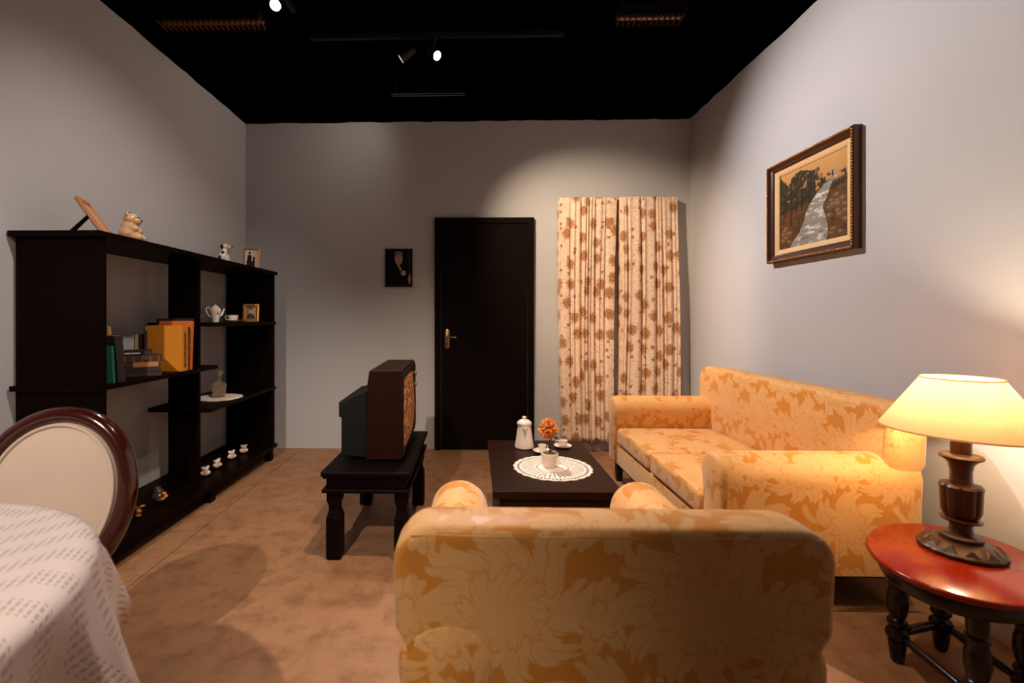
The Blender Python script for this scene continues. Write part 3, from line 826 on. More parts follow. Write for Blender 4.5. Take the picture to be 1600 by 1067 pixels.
def leafm(l, w):
    b = new(); n = 6; rows = []
    for i in range(n + 1):
        s = i / n; ww = w * math.sin(PI * min(.98, s * .92 + .06)); zz = -.25 * l * s * s
        rows.append([b.verts.new((l * s, -ww, zz + .1 * ww)), b.verts.new((l * s, 0, zz - .15 * ww)), b.verts.new((l * s, ww, zz + .1 * ww))])
    for p, q in zip(rows, rows[1:]):
        for k in (0, 1): b.faces.new((p[k], p[k + 1], q[k + 1], q[k]))
    return b
for a, z, te in ((10, .165, 10), (150, .19, -30), (-20, .150, -5), (60, .15, 0), (165, .21, -20)):
    o = obj('leaf', leafm(.055, .014), 'leaf', fp, (0, .006, z), (0, R(te), R(a)), smooth=180)
    o.modifiers.new('thickness', 'SOLIDIFY').thickness = .0008

# ------------------------------------------------------------------ side table and lamp
SZ = .42
st = thing('side_table', 'glossy red mahogany oval side table with turned dark legs', 'table', (1.560, 1.530, 0), math.atan2(.644, .765))
def ell(bm, prof, a, b_, seg=64):
    rings = []
    for d, z in prof: rings.append([bm.verts.new(((a + d) * math.cos(2 * PI * i / seg), (b_ + d) * math.sin(2 * PI * i / seg), z)) for i in range(seg)])
    for p, q in zip(rings, rings[1:]):
        for i in range(seg): j = (i + 1) % seg; bm.faces.new((p[i], p[j], q[j], q[i]))
    bm.faces.new(list(reversed(rings[0]))); bm.faces.new(rings[-1]); return bm
obj('table_top', ell(new(), [(-.006, .4005), (0, .404), (.002, .411), (-.001, .417), (-.006, .42)], .298, .219), 'mahogany', st, smooth=50)
obj('apron', ell(new(), [(-.040, .345), (-.034, .350), (-.030, .358), (-.030, .385), (-.020, .392), (-.010, .400)], .298, .219), 'mahogany_dark', st, smooth=50)
pf = [(.013, 0), (.019, .010), (.024, .055), (.026, .075), (.020, .078), (.031, .086), (.033, .098), (.029, .110), (.022, .116), (.020, .122), (.027, .130), (.029, .140), (.024, .150), (.019, .154), (.024, .165), (.030, .200), (.028, .235), (.022, .262), (.028, .270), (.028, .278), (.022, .284), (.024, .300), (.026, .3445)]
legs = [(0, .142), (-.200, -.055), (0, -.142), (.200, .055)]
for x, y in legs: obj('leg', lathe(new(), pf, 24, x, y), 'mahogany_dark', st, smooth=50)
for k in range(4):
    p, q = Vector((*legs[k], .098)), Vector((*legs[(k + 1) % 4], .098)); d = (q - p).normalized()
    b = new(); tube(b, [p + d * .028, p + d * .06, (p + q) / 2, q - d * .06, q - d * .028], [.010, .014, .015, .014, .010], 10); obj('stretcher', b, 'mahogany_dark', st, smooth=180)

LP = (1.615, 1.572)
lp = thing('table_lamp', 'lit table lamp with cream cone shade and carved wooden stem', 'lamp', (LP[0], LP[1], SZ + .0005))
def carve(a, r, z): return r * (1 + .035 * abs(math.sin(a * 8)))
b = lathe(new(), [(.100, 0), (.104, .004), (.104, .012), (.100, .016), (.072, .036), (.058, .040)], 64, fn=carve); ba = obj('base', b, 'lamp_wood', lp, smooth=40)
for k in range(12):
    a = 2 * PI * k / 12; b = new()
    V = [b.verts.new(p) for p in ((.099, -.018, .0185), (.099, .018, .0185), (.071, 0, .0385), (.088, 0, .0335))]
    for f_ in ((0, 1, 3), (1, 2, 3), (2, 0, 3), (0, 2, 1)): b.faces.new([V[i] for i in f_])
    obj('carved_triangle', b, 'lamp_wood', ba, (0, 0, 0), (0, 0, a))
b = lathe(new(), [(.050, .040), (.053, .044), (.053, .052), (.046, .058), (.030, .064), (.027, .080), (.029, .094), (.040, .099)], 40); obj('lower_neck', b, 'lamp_wood', lp, smooth=40)
b = lathe(new(), [(.040, .0992), (.051, .103), (.052, .108), (.040, .113)], 40); obj('collar', b, 'lamp_wood', lp, smooth=40)
def flute(a, r, z): return r * (1 - .10 * (1 - abs(math.sin(a * 4))) ** 2)
b = lathe(new(), [(.036, .1132), (.044, .120), (.050, .135), (.052, .170), (.053, .205), (.055, .215), (.050, .222), (.032, .226)], 96, fn=flute); obj('carved_body', b, 'lamp_wood', lp, smooth=35)
b = lathe(new(), [(.030, .2262), (.027, .240), (.027, .265), (.032, .290), (.042, .302)], 40); obj('upper_neck', b, 'lamp_wood', lp, smooth=40)
b = lathe(new(), [(.042, .3022), (.053, .308), (.055, .314), (.050, .320), (.026, .324)], 40); obj('collar', b, 'lamp_wood', lp, smooth=40)
b = lathe(new(), [(.026, .3242), (.026, .398), (.018, .402), (.017, .412)], 28); obj('socket', b, 'lamp_wood', lp, smooth=40)
SB, ST = .400, .572
b = lathe(new(), [(.205, SB), (.098, ST), (.0965, ST), (.2035, SB)], 72, cap=False)
rg = [f for f in b.faces]; b.verts.ensure_lookup_table()
for i in range(72):
    j = (i + 1) % 72; b.faces.new((b.verts[i], b.verts[j], b.verts[216 + j], b.verts[216 + i]))
sh = obj('shade', b, 'shade', lp, smooth=40); sh['label'] = 'cream fabric shade glowing from inside'
for r_, z in ((.205, SB), (.098, ST)):
    b = new(); tube(b, [(r_ * math.cos(2 * PI * i / 60), r_ * math.sin(2 * PI * i / 60), z) for i in range(60)], .0028, 6, True); obj('shade_trim', b, 'shade', sh, smooth=180)
b = new()
for k in range(3):
    a = R(35 + 120 * k); tube(b, [(.018 * math.cos(a), .018 * math.sin(a), .39), (.07 * math.cos(a), .07 * math.sin(a), .50), (.096 * math.cos(a), .096 * math.sin(a), ST - .006)], .0016, 6)
obj('shade_carrier', b, 'metal_grey', lp, smooth=180)
b = new(); ball(b, (0, 0, .447), (.028, .028, .034), 16); obj('bulb', b, 'bulb', lp, smooth=180)
ld = bpy.data.lights.new('bulb_light', 'POINT'); ld.energy = 10; ld.color = (1.0, 0.78, 0.52); ld.shadow_soft_size = .03
lo = bpy.data.objects.new('bulb_light', ld); C.objects.link(lo); lo.parent = lp; lo.location = (0, 0, .484)

# ------------------------------------------------------------------ dining table, cloth, oval-back chair
TC = (-1.14, .59); TR = .485; TH_ = .745
dt = thing('round_table', 'round table covered by a white lace cloth at the left edge', 'table', (*TC, 0))
obj('table_top', lathe(new(), [(TR - .01, .715), (TR, .72), (TR, .738), (TR - .006, TH_ - .001)], 64), 'chair_wood', dt, smooth=40)
obj('pedestal', lathe(new(), [(.05, .06), (.07, .12), (.06, .25), (.04, .4), (.055, .6), (.12, .70), (.14, .7145)], 32), 'chair_wood', dt, smooth=50)
for k in range(4):
    a = R(45 + 90 * k); b = new(); tube(b, [(.04 * math.cos(a), .04 * math.sin(a), .10), (.18 * math.cos(a), .18 * math.sin(a), .09), (.33 * math.cos(a), .33 * math.sin(a), .025)], [.03, .026, .024], 10); obj('leg', b, 'chair_wood', dt, smooth=180)
bm = new(); L = bm.loops.layers.uv.verify(); seg = 180; rows = []
def cl(r, a):
    if r <= TR: return (r * math.cos(a), r * math.sin(a), TH_ + .002)
    s = r - TR; w = math.sin(a * 11 + .6) + .4 * math.sin(a * 17 + 2)
    k = min(1, s / .10); e = .012 * min(1, s / .02) 
    rr = TR + e + .24 * s + .022 * w * k * k * (s / .25 + .3)
    drop = max(0, s - .012)
    return (rr * math.cos(a), rr * math.sin(a), TH_ + .002 - drop - (.004 if s > .005 else 0))
rad = [0.02, .12, .24, .36, .44, TR - .02, TR, TR + .006, TR + .014, TR + .03, TR + .06, TR + .10, TR + .15, TR + .20, TR + .26]
for r in rad: rows.append([(bm.verts.new(cl(r, 2 * PI * i / seg)), (r * math.cos(2 * PI * i / seg), r * math.sin(2 * PI * i / seg))) for i in range(seg)])
def ff(vs):
    f_ = bm.faces.new([v[0] for v in vs])
    for lp_, v in zip(f_.loops, vs): lp_[L].uv = v[1]
ff(rows[0])
for p, q in zip(rows, rows[1:]):
    for i in range(seg): j = (i + 1) % seg; ff((p[i], q[i], q[j], p[j]))
tc = obj('tablecloth', bm, 'lace', None, (*TC, 0), (0, 0, R(20)), smooth=180, recalc=False); tag(tc, 'white lace tablecloth with zigzag openwork draped over the round table', 'tablecloth')
tc.modifiers.new('thickness', 'SOLIDIFY').thickness = .0015

PHI = .17; RK = .21
ch = thing('dining_chair', 'oval-backed dark mahogany chair with cream upholstery behind the lace table', 'chair', (-1.20, 1.285, 0), PHI)
# local: x right, -y front (towards the table)
CA, CB, CZc = .192, .236, .675
upv = Vector((0, math.sin(RK), math.cos(RK))); nv = Vector((0, -math.cos(RK), math.sin(RK)))
def ov(a, sx=CA, sz=CB, d=0):
    z = math.sin(a)
    x = sx * math.cos(a) * (1 + .04 * z)
    p = Vector((x, 0, CZc)) + upv * (sz * z) + nv * d
    return p
b = new(); N = 72; tube(b, [ov(2 * PI * i / N) for i in range(N)], .029, 14, True, flat=(1.0, .85)); bf = obj('back_frame', b, 'chair_wood', ch, smooth=180)
b = new(); rows = []
for q, d in ((0.03, .034), (.4, .033), (.7, .029), (.86, .022), (.90, .019), (.93, .021), (.955, .018), (.97, .008), (.97, -.02), (.6, -.03), (.03, -.03)):
    rows.append([b.verts.new(ov(2 * PI * i / N, (CA - .022) * q / .97, (CB - .022) * q / .97, d)) for i in range(N)])
for p, q in zip(rows, rows[1:]):
    for i in range(N): j = (i + 1) % N; b.faces.new((p[i], p[j], q[j], q[i]))
b.faces.new(rows[0]); b.faces.new(list(reversed(rows[-1])))
obj('back_cushion', b, 'cream', ch, smooth=70)
b = new(); tube(b, [ov(2 * PI * i / N, CA - .030, CB - .030, .021) for i in range(N)], .005, 8, True); obj('piping', b, 'cream', bf, smooth=180)
for s in (-1, 1):
    b = new(); tube(b, [ov(R(-90 + s * 38)) + Vector((0, 0, .0)), Vector((s * .150, -.035, .42)), Vector((s * .165, .0, .22)), Vector((s * .18, .06, .0))], [.026, .024, .020, .016], 12); obj('leg', b, 'chair_wood', ch, smooth=180)
    b = lathe(new(), [(.013, 0), (.018, .03), (.022, .25), (.027, .36), (.030, .385)], 20); obj('leg', b, 'chair_wood', ch, (s * .14, -.33, 0), smooth=50)
b = new(); box(b, (-.185, -.40, .385), (.185, -.03, .425), .012, 3); obj('seat_rail', b, 'chair_wood', ch, smooth=45)
b = new(); box(b, (-.178, -.39, .4255), (.178, -.055, .462), .018, 4); obj('seat', b, 'cream', ch, smooth=60)

# ------------------------------------------------------------------ things on the bookcase
def remesh_blob(name, balls, mat, parent, vox=.0035, **kw):
    b = new()
    for q in balls:
        c, r = q[0], q[1]; ball(b, c, r, 14, q[2] if len(q) > 2 else None)
    o = obj(name, b, mat, parent, **kw)
    m = o.modifiers.new('merge', 'REMESH'); m.mode = 'VOXEL'; m.voxel_size = vox; m.use_smooth_shade = True
    s = o.modifiers.new('soften', 'SMOOTH'); s.factor = .5; s.iterations = 4
    return o
TOP = 1.5885
# wooden photo frame with a strut
def easel_frame(label, cat, loc, rz, w, h, fw, lean, railmat, fn, nx, ny, strutmat='black_card', group=None, depth=.012):
    t = thing('photo_frame', label, cat, loc, rz, group)
    piv = bpy.data.objects.new  # local rails are built leaning backwards
    rot = Matrix.Rotation(-lean, 4, 'X')
    sub = frame_rails(t, w, h, fw, depth, railmat, [(0, 0), (0, depth), (.5, depth * 1.15), (1, depth * .7), (1, 0)])
    cen = rot @ Vector((0, 0, h / 2))
    for k, o in enumerate(sub):
        o.matrix_local = Matrix.Translation(cen) @ rot @ Matrix.Rotation(k * PI / 2, 4, 'Y')
    o = pic('photograph', w - 2 * fw + .002, h - 2 * fw + .002, nx, ny, fn, t, (0, 0, 0), (0, 0, 0)); o.matrix_local = Matrix.Translation(cen) @ rot @ Matrix.Translation((0, -depth * .5, 0))
    o = obj('backing_board', bx((-w / 2 + .004, 0.0004, -h / 2 + .004), (w / 2 - .004, .004, h / 2 - .004)), strutmat, t); o.matrix_local = Matrix.Translation(cen) @ rot
    a = rot @ Vector((0, .004, h * .62)); e = Vector((0, a.y + h * .42, .002)); b = new()
    d = Vector((w * .17, 0, 0)); n = Vector((0, 0, .003))
    V = [b.verts.new(p) for p in (a - d * .7, a + d * .7, e + d, e - d)]; V2 = [b.verts.new(v.co + Vector((0, .003, .002))) for v in V]
    b.faces.new(V); b.faces.new(list(reversed(V2)))
    for i in range(4): b.faces.new((V[i], V2[i], V2[(i + 1) % 4], V[(i + 1) % 4]))
    obj('strut', b, strutmat, t)
    return t
def blank(U, V): return blend(np.zeros(U.shape + (3,)) + np.array([188, 158, 128.]), vnoise(U, V, 4, 3) * .6, (150, 116, 88))
easel_frame('light wooden photo frame leaning back on its strut beside the beige figurine', 'photo frame', (-1.79, 2.205, TOP), R(112), .150, .200, .022, R(32), 'light_wood', blank, 10, 12)
def wedding(U, V):
    img = np.zeros(U.shape + (3,)) + np.array([206, 184, 168.]); img = blend(img, vnoise(U, V, 9, 2) * .5 * (U > .6), (150, 120, 100))
    img = blend(img, (np.abs(U - .36) < .20 * np.clip(1.05 - V, 0, .8) + .06) * (V < .72), (18, 13, 13)); img = blend(img, (np.abs(U - .58) < .16) * (V < .62), (22, 16, 15))
    img = blend(img, (((U - .36) / .08) ** 2 + ((V - .82) / .09) ** 2 < 1), (40, 24, 20)); img = blend(img, (((U - .58) / .08) ** 2 + ((V - .76) / .09) ** 2 < 1), (214, 180, 160))
    img = blend(img, (np.abs(U - .56) < .03) * (V < .62) * (V > .36), (230, 214, 200)); return img
easel_frame('thin gold photo frame showing a couple in dark clothes on top of the bookcase', 'photo frame', (-1.775, 3.625, TOP), R(18), .118, .165, .010, R(14), 'gilt', wedding, 30, 40)
def bust(U, V):
    img = np.zeros(U.shape + (3,)) + np.array([150, 126, 108.]); img = blend(img, (U > .6) * .5, (190, 168, 150))
    img = blend(img, (((U - .5) / .42) ** 2 + ((V - .08) / .36) ** 2 < 1), (70, 54, 46)); img = blend(img, (((U - .48) / .19) ** 2 + ((V - .68) / .22) ** 2 < 1), (196, 170, 150))
    img = blend(img, (((U - .48) / .20) ** 2 + ((V - .86) / .08) ** 2 < 1), (90, 70, 60)); return img
easel_frame('small gilt square-cornered photo frame with a bust portrait on the upper right shelf', 'photo frame', (-1.800, 3.670, 1.166), R(14), .122, .142, .024, R(8), 'gilt', bust, 26, 30)

fg = thing('animal_figurine', 'glazed beige seated animal figurine on top of the bookcase', 'figurine', (-1.785, 2.345, TOP - .001), R(110))
# local: faces -y... seated animal with round belly, muzzle and paws
remesh_blob('body', [((0, 0, .042), (.052, .050, .044)), ((0, .002, .075), (.040, .038, .036)), ((-.028, -.040, .022), (.022, .028, .021)), ((.028, -.040, .022), (.022, .028, .021)), ((-.034, -.026, .066), (.014, .024, .018)), ((.034, -.026, .066), (.014, .024, .018)), ((0, -.006, .118), (.038, .036, .034)), ((0, -.030, .108), (.028, .022, .020)), ((-.030, .004, .140), (.012, .010, .012)), ((.030, .004, .140), (.012, .010, .012))], 'beige_glaze', fg)
for s in (-1, 1): b = new(); ball(b, (s * .014, -.039, .128), .0045, 10); obj('eye', b, 'black_paint', fg, smooth=180)
b = new(); ball(b, (0, .004, .149), (.022, .020, .006), 12); obj('cap', b, 'brown_paint', fg, smooth=180)
b = new(); ball(b, (0, -.0515, .112), (.010, .004, .006), 10); obj('nose', b, 'brown_paint', fg, smooth=180)

dg = thing('dog_figurine', 'white china dog figurine with black patches sitting on the bookcase top', 'figurine', (-1.775, 3.225, TOP - .001), R(92))
remesh_blob('body', [((0, .008, .040), (.030, .032, .038)), ((0, -.002, .076), (.024, .024, .030)), ((-.016, -.022, .028), (.009, .010, .030)), ((.016, -.022, .028), (.009, .010, .030)), ((-.018, -.030, .006), (.010, .015, .008)), ((.018, -.030, .006), (.010, .015, .008)), ((0, -.008, .116), (.022, .025, .020)), ((0, -.036, .110), (.012, .022, .011)), ((0, -.004, .098), (.018, .018, .014))], 'white_glaze', dg)
b = new(); ball(b, (0, -.057, .112), (.007, .005, .006), 10); obj('nose', b, 'black_paint', dg, smooth=180)
for s in (-1, 1):
    b = new(); ball(b, (s * .021, .004, .112), (.006, .012, .018), 10); obj('ear', b, 'black_paint', dg, smooth=180)
    b = new(); ball(b, (s * .011, -.029, .122), .0035, 8); obj('eye', b, 'black_paint', dg, smooth=180)
for c, r in (((.025, .0, .062), (.006, .012, .014)), ((-.024, -.004, .072), (.006, .011, .010)), ((.010, -.024, .080), (.007, .005, .008)), ((-.028, .016, .035), (.005, .012, .014)), ((.027, .02, .030), (.006, .010, .012))):
    b = new(); ball(b, c, r, 10); obj('patch', b, 'black_paint', dg, smooth=180)

# tea things on the upper right shelf
SH = 1.1655
tp = thing('teapot', 'slim white porcelain teapot on the upper right shelf', 'teapot', (-1.83, 3.215, SH), R(40))
b = lathe(new(), [(.022, 0), (.024, .003), (.026, .03), (.036, .082), (.036, .092), (.031, .097), (.024, .099)], 32); obj('body', b, 'porcelain', tp, smooth=50)
b = lathe(new(), [(.025, .0995), (.026, .103), (.018, .113), (.007, .118), (.004, .122)], 28); ld_ = obj('lid', b, 'porcelain', tp, smooth=60); b = new(); ball(b, (0, 0, .125), .006, 10); obj('lid_knob', b, 'porcelain', ld_, smooth=180)
b = new(); tube(b, [(-.030, 0, .092), (-.046, 0, .108), (-.060, 0, .095), (-.056, 0, .070), (-.042, 0, .045), (-.026, 0, .032)], .0042, 8); obj('handle', b, 'porcelain', tp, smooth=180)
b = new(); tube(b, [(.026, 0, .04), (.042, 0, .055), (.050, 0, .080), (.056, 0, .096)], [.008, .007, .0055, .005], 10); obj('spout', b, 'porcelain', tp, smooth=180)
for a, z in ((R(-75), .070), (R(-70), .062), (R(-80), .060)): b = new(); ball(b, (.0335 * math.cos(a), .0335 * math.sin(a), z), (.0035, .0035, .0045), 8); obj('flower_motif', b, 'brown_paint', tp, smooth=180)
t = thing('cup_and_saucer', 'wide white teacup on its saucer between the teapot and the small gilt frame', 'cup', (-1.80, 3.395, SH), R(20), 'tea cups on the bookcase'); cup(t, 1.0, False, 190)
t = thing('egg_cup', 'little footed white cup on a saucer half hidden by the bookcase divider', 'cup', (-1.86, 3.055, SH), 0, 'tea cups on the bookcase')
b = lathe(new(), [(.030, 0), (.042, .006), (.043, .0075), (.030, .004), (.0, .004)], 30, cap=False); obj('saucer', b, 'porcelain', t, smooth=60)
b = lathe(new(), [(.013, .0045), (.008, .010), (.006, .018), (.014, .026), (.019, .040), (.019, .048), (.0175, .048), (.012, .030), (.0, .026)], 28, cap=False); obj('cup', b, 'porcelain', t, smooth=60)

# decanter on its doily
doily(.165, 20, 'cream crochet doily under the glass decanter on the bookcase', (-1.862, 3.305, .6157), 'crochet')
dc = thing('decanter', 'cut glass decanter with stopper standing on the bookcase doily', 'decanter', (-1.872, 3.335, .6195), R(25))
def sqr(a, r, z):
    c, s = abs(math.cos(a)), abs(math.sin(a)); return r / ((c ** 5 + s ** 5) ** .2) if z < .112 else r
b = lathe(new(), [(.036, 0), (.041, .003), (.050, .072), (.051, .084), (.046, .094), (.030, .106), (.016, .114), (.013, .120), (.013, .132), (.019, .136), (.019, .139), (.010, .139), (.010, .118), (.024, .103), (.040, .092), (.045, .082), (.037, .008), (.0, .008)], 48, fn=sqr, cap=False); bmesh.ops.holes_fill(b, edges=b.edges[:]); obj('bottle', b, 'glass', dc, smooth=35)
b = lathe(new(), [(.009, .1395), (.010, .145), (.018, .152), (.026, .168), (.028, .182), (.022, .190), (.010, .193)], 8); obj('stopper', b, 'glass', dc)

# figurines on the bottom board
BB = .1300
def frog(loc, rz, label, k):
    t = thing('animal_figurine', label, 'figurine', loc, rz, 'little white figurines on the bottom board')
    remesh_blob('body', [((0, 0, .022), (.027, .025, .023)), ((0, -.004, .046), (.021, .020, .018)), ((-.022, -.010, .022), (.010, .011, .013)), ((.022, -.010, .022), (.010, .011, .013)), ((-.016, .002, .057 if k != 1 else .052), (.010, .008, .009 if k != 1 else .006)), ((.017, .002, .059), (.009, .008, .010 if k != 3 else .007))], 'white_glaze', t, .0025)
    for s in (-1, 1): b = new(); ball(b, (s * .007, -.0205, .049), .0022, 8); obj('eye', b, 'black_paint', t, smooth=180)
    b = new(); ball(b, (0, -.0225, .044), (.003, .002, .002), 8); obj('nose', b, 'brown_paint', t, smooth=180)
    b = new(); tube(b, [(-.014, -.0190, .030), (0, -.0245, .0255), (.014, -.0190, .030)], .0018, 6); obj('collar', b, 'brown_paint', t, smooth=180)
for k, (x, y, rz, lb) in enumerate(((-1.813, 3.062, 35, 'little white animal figurine nearest the bookcase divider'), (-1.828, 3.229, 50, 'little white animal figurine second from the bookcase divider'), (-1.834, 3.438, 45, 'little white animal figurine third from the bookcase divider'), (-1.820, 3.597, 25, 'little white animal figurine farthest from the bookcase divider'))):
    frog((x, y, BB), R(rz), lb, k)
t = thing('small_figurine', 'dark mottled figurine with orange patches on the bottom board', 'figurine', (-1.822, 2.62, BB), R(60))
remesh_blob('body', [((0, 0, .030), (.036, .034, .030)), ((0, .004, .056), (.026, .026, .022)), ((-.006, .010, .078), (.018, .016, .014)), ((0, -.022, .018), (.026, .018, .014))], 'stone_dark', t)
for c, r in (((.012, -.030, .052), (.012, .014, .010)), ((.020, -.034, .034), (.012, .010, .012)), ((.002, -.036, .024), (.010, .008, .008))): b = new(); ball(b, c, r, 12); obj('orange_patch', b, 'orange_glaze', t, smooth=180)
t = thing('small_figurine', 'tiny orange and brown figurine beside the chair on the bottom board', 'figurine', (-1.79, 2.41, BB), R(50))
remesh_blob('body', [((0, 0, .014), (.014, .016, .014)), ((.002, -.006, .034), (.013, .013, .012)), ((-.006, .012, .046), (.016, .012, .010))], 'orange_glaze', t, .0025)
b = new(); ball(b, (-.014, .006, .054), (.018, .012, .012), 12); obj('hat', b, 'stone_dark', t, smooth=180)
b = new(); ball(b, (.022, .012, .052), (.014, .008, .007), 12); obj('wing', b, 'orange_glaze', t, smooth=180)

# books on the left shelf
bs = .8862
def book(label, loc, rot, w, h, th, mat, group, lettering=None, bands=0, band_mat='gilt'):
    """local: spine along z at x=+w/2 facing +x; cover faces +-y; h along z"""
    t = thing('book', label, 'book', loc, rot, group)
    b = new(); c = .0022
    box(b, (-w / 2, -th / 2, 0), (w / 2, -th / 2 + c, h)); box(b, (-w / 2, th / 2 - c, 0), (w / 2, th / 2, h)); box(b, (w / 2 - c, -th / 2 + c, 0), (w / 2 + .001, th / 2 - c, h))
    cv = obj('cover', b, mat, t)
    obj('pages', bx((-w / 2 + .004, -th / 2 + c + .0002, .003), (w / 2 - c - .0003, th / 2 - c - .0002, h - .003)), 'pages', t)
    if lettering:
        b = new(); rng = random.Random(7); z = h * lettering[1]
        while z < h * lettering[2]:
            l = rng.uniform(.003, .007); box(b, (w / 2 + .001, -th * .16, z), (w / 2 + .0016, th * .16, z + l)); z += l + rng.uniform(.0015, .004)
        o = obj('spine_lettering', b, lettering[0], cv); o['kind'] = 'stuff'
    for k in range(bands):
        z = h * (.08 + .84 * k / (bands - 1)); obj('spine_band', bx((w / 2 + .001, -th / 2 - .0004, z), (w / 2 + .003, th / 2 + .0004, z + .004)), band_mat, cv)
    return t
for nm, c in (('cloth_yellow', (206, 128, 26)), ('cloth_red', (96, 26, 14)), ('cloth_orange', (196, 98, 28)), ('cloth_black', (20, 15, 14)), ('leather_brown', (58, 32, 20)), ('cloth_tan', (168, 112, 70)), ('cloth_green', (30, 110, 88)), ('cloth_dark', (34, 26, 23)), ('cloth_beige', (170, 132, 84)), ('leather_dark', (42, 26, 20))): bookcloth(nm, c)
G = 'books on the bookcase shelf'; GS = 'books lying in a stack on the shelf'
def along(d, x=0.0, lift=0.0):   # point on the shelf: d behind the middle of the yellow book
    return (-1.790 + x, 2.6475 + d, bs + lift)
book('large mustard yellow book standing with its front cover showing', along(0.0), (0, 0, 0), .205, .265, .055, 'cloth_yellow', G, ('cloth_dark', .08, .86))
book('thin dark red book squeezed between the yellow and orange ones', along(.0375, .002), (0, 0, 0), .20, .255, .018, 'cloth_red', G, ('gilt', .3, .7))
book('slim orange book leaning behind the yellow and red ones', along(.0580, .004, .001), (R(-3.5), 0, 0), .20, .290, .018, 'cloth_orange', G)
book('tall black book rising behind the yellow one', along(.0960, -.030, .001), (R(-3.5), 0, 0), .215, .305, .026, 'cloth_black', G)
book('dark book standing at the wall-side edge of the yellow one', along(.010, -.1185), (0, 0, R(90)), .05, .262, .022, 'cloth_dark', G)
book('short dark rounded-top book standing behind the lying stack', along(.012, -.165), (0, 0, R(90)), .08, .215, .030, 'leather_dark', G)
def flat_book(label, z, x, y, rz, ln, wd, th, mat, **kw):
    # lying: the spine faces the camera (-y), its length along x
    t = book(label, (0, 0, 0), (0, 0, 0), wd, ln, th, mat, GS, **kw)
    mt = Matrix.Translation((x, y, z + th / 2)) @ Matrix.Rotation(rz, 4, 'Z') @ Matrix.Rotation(R(-90), 4, 'Z') @ Matrix.Rotation(R(-90), 4, 'X') @ Matrix.Translation((0, 0, -ln / 2))
    t.matrix_world = mt; t.location = mt.to_translation(); t.rotation_euler = mt.to_euler()
    return t
zz = bs
for lb, th, x, y, rz, ln, wd, mat, kw in (
    ('dark brown book at the bottom of the lying stack', .022, -1.815, 2.43, 36, .225, .16, 'leather_brown', {}),
    ('dark worn book second from the bottom of the lying stack', .026, -1.817, 2.43, 33, .220, .16, 'leather_dark', {}),
    ('brown and tan book in the middle of the lying stack', .026, -1.820, 2.43, 37, .215, .15, 'leather_brown', {}),
    ('brown leather book with gilt spine bands second from the top of the stack', .032, -1.815, 2.432, 39, .220, .15, 'leather_brown', dict(bands=6)),
    ('black book with pale spine lettering on top of the lying stack', .026, -1.838, 2.425, 34, .185, .13, 'cloth_black', dict(lettering=('enamel', .36, .70)))):
    t = flat_book(lb, zz + .0003, x, y, R(rz), ln, wd, th, mat, **kw)
    if 'tan book' in lb: obj('tan_spine_panel', bx((wd / 2 + .0012, -th / 2, ln * .45), (wd / 2 + .002, th / 2, ln * .97)), 'cloth_tan', t)
    zz += th + .0006
book('green book leaning against the near end panel of the bookcase', (-1.765, 2.125, bs + .001), (R(5), 0, R(10)), .13, .175, .016, 'cloth_green', G)
book('thick dark book leaning beside the green one', (-1.765, 2.172, bs + .002), (R(7), 0, R(8)), .15, .225, .030, 'cloth_dark', G)
book('tall book with a beige spine behind the dark leaning one', (-1.86, 2.225, bs + .002), (R(7), 0, R(8)), .15, .268, .026, 'cloth_beige', G)
t = thing('glass_tumbler', 'small clear glass tumbler behind the lying books', 'glass', (-2.03, 2.50, bs))
b = lathe(new(), [(.016, 0), (.020, .002), (.024, .165), (.022, .165), (.018, .006), (.0, .006)], 24, cap=False); obj('bowl', b, 'glass', t, smooth=40)

# ------------------------------------------------------------------ ceiling fittings
tr1 = thing('lighting_track', 'black ceiling track carrying the pair of far spotlights', 'track', (-.3, 3.62, 3.40))
obj('rail', bx((-1.0, -.018, 0), (1.0, .018, .035)), 'black_metal', tr1)
for x in (-.8, .8): obj('hanger', lathe(new(), [(.006, .0352), (.006, .3595)], 8, x, 0), 'black_metal', tr1)
tr2 = thing('lighting_track', 'black ceiling track carrying the bright left spotlight', 'track', (-1.306, 2.2, 3.40))
obj('rail', bx((-.018, -1.1, 0), (.018, 1.1, .035)), 'black_metal', tr2)
for y in (-.9, .9): obj('hanger', lathe(new(), [(.006, .0352), (.006, .3595)], 8, 0, y), 'black_metal', tr2)
tr3 = thing('lighting_track', 'black ceiling track overhead behind the viewer', 'track', (-.2, -1.32, 3.40))
obj('rail', bx((-1.3, -.018, 0), (1.3, .018, .035)), 'black_metal', tr3)
tr5 = thing('lighting_track', 'black ceiling track above the television', 'track', (-.4, 2.40, 3.40))
obj('rail', bx((-.5, -.018, 0), (.9, .018, .035)), 'black_metal', tr5)
tr4 = thing('lighting_track', 'black ceiling track above the armchair', 'track', (.10, 1.45, 3.40))
obj('rail', bx((-.5, -.018, 0), (.5, .018, .035)), 'black_metal', tr4)
SL = ['bright white spotlight on the left ceiling track', 'spotlight seen edge-on, left of the far pair', 'round glowing spotlight, right of the far pair', 'spotlight behind the viewer aimed at the lace table', 'spotlight behind the viewer aimed at the curtain', 'spotlight overhead aimed at the coffee table', 'spotlight overhead aimed at the bookcase']
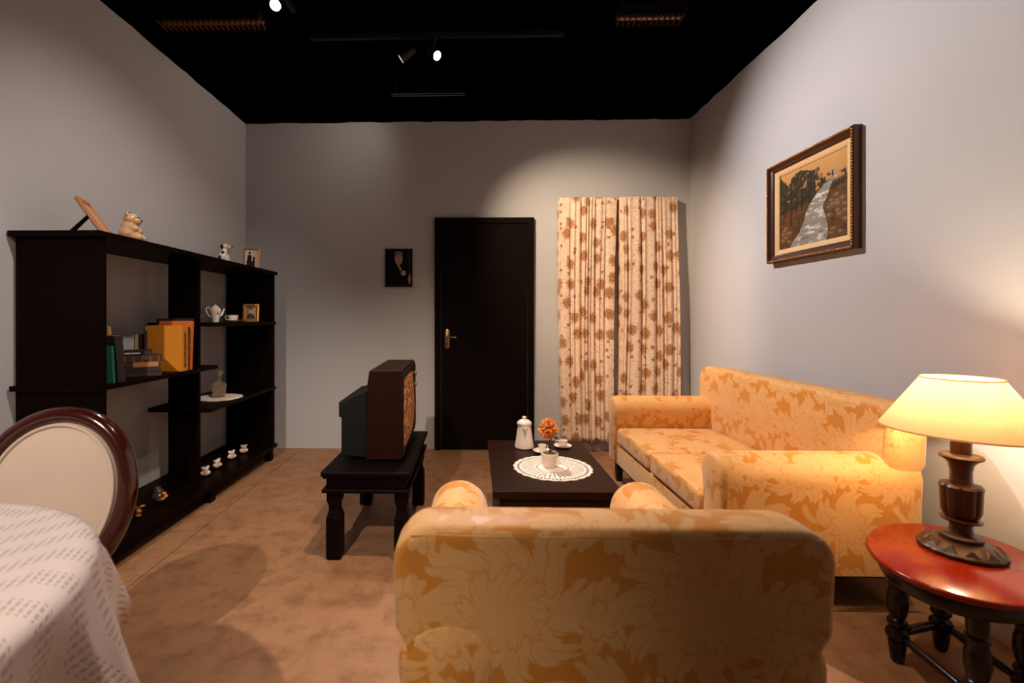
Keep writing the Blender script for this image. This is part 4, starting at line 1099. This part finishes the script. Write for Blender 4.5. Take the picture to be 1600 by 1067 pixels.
for (p, aim, wt, ang, bl, colr), lb in zip(SPOTS, SL):
    p = Vector(p); d = (Vector(aim) - p).normalized(); q = d.to_track_quat('-Z', 'Y')
    t = thing('spotlight', lb, 'spotlight', p, 0, 'ceiling track spotlights')
    b = lathe(new(), [(.037, .004), (.037, -.004), (.034, -.004), (.034, .004)], 28, cap=False); 
    h = obj('housing', lathe(b, [(.037, .004), (.037, .10), (.028, .13), (.0, .132)], 28, cap=False), 'black_metal', t, smooth=40); h.rotation_mode = 'QUATERNION'; h.rotation_quaternion = q
    b = lathe(new(), [(.033, .006), (.033, .007)], 28); l = obj('lens', b, 'lens', t); l.rotation_mode = 'QUATERNION'; l.rotation_quaternion = q
    b = new(); tube(b, [q @ Vector((0, 0, .07)), q @ Vector((0, 0, .07)) * .5 + Vector((0, 0, .1)), (0, 0, .1495)], .008, 8); obj('stem', b, 'black_metal', t, smooth=60)
    sd = bpy.data.lights.new('spot_beam', 'SPOT'); sd.energy = wt; sd.spot_size = R(ang); sd.spot_blend = bl; sd.color = colr; sd.shadow_soft_size = .035
    so = bpy.data.objects.new('spot_beam', sd); C.objects.link(so); so.parent = t; so.location = d * .01; so.rotation_mode = 'QUATERNION'; so.rotation_quaternion = q
def louvre(label, cx, cy, L):
    t = thing('louvre_light', label, 'ceiling light', (cx, cy, 3.66), 0, 'unlit louvre ceiling lights')
    b = new(); box(b, (-L / 2, -.085, .06), (L / 2, .085, .0995)); box(b, (-L / 2, -.085, 0), (L / 2, -.078, .06)); box(b, (-L / 2, .078, 0), (L / 2, .085, .06)); obj('body', b, 'black_metal', t)
    for s in (-1, 1):
        b = new(); tube(b, [(-L / 2 + .02, s * .04, .045), (L / 2 - .02, s * .04, .045)], .012, 10); obj('tube', b, 'enamel', t, smooth=60)
    n = int(L / .045)
    for k in range(n):
        x = -L / 2 + L * (k + .5) / n; obj('slat', bx((x - .0012, -.0778, .002), (x + .0012, .0778, .030)), 'louvre_metal', t)
    obj('centre_rib', bx((-L / 2, -.002, .0305), (L / 2, .002, .036)), 'louvre_metal', t)
louvre('long unlit louvred ceiling light above the left wall', -2.215, 3.83, .90)
louvre('dim unlit louvred ceiling light near the right wall top', 1.46, 3.86, .56)
t = thing('metal_rail', 'thin metal conduit pair hanging near the top of the back wall', 'rail', (-.40, 4.0, 3.13))
for z in (0, .018): b = new(); tube(b, [(-.32, 0, z), (.32, 0, z)], .004, 8); obj('conduit', b, 'metal_grey', t, smooth=60)
for x in (-.28, .28): obj('hanger', lathe(new(), [(.003, .0225), (.003, .629)], 6, x, 0), 'black_metal', t)
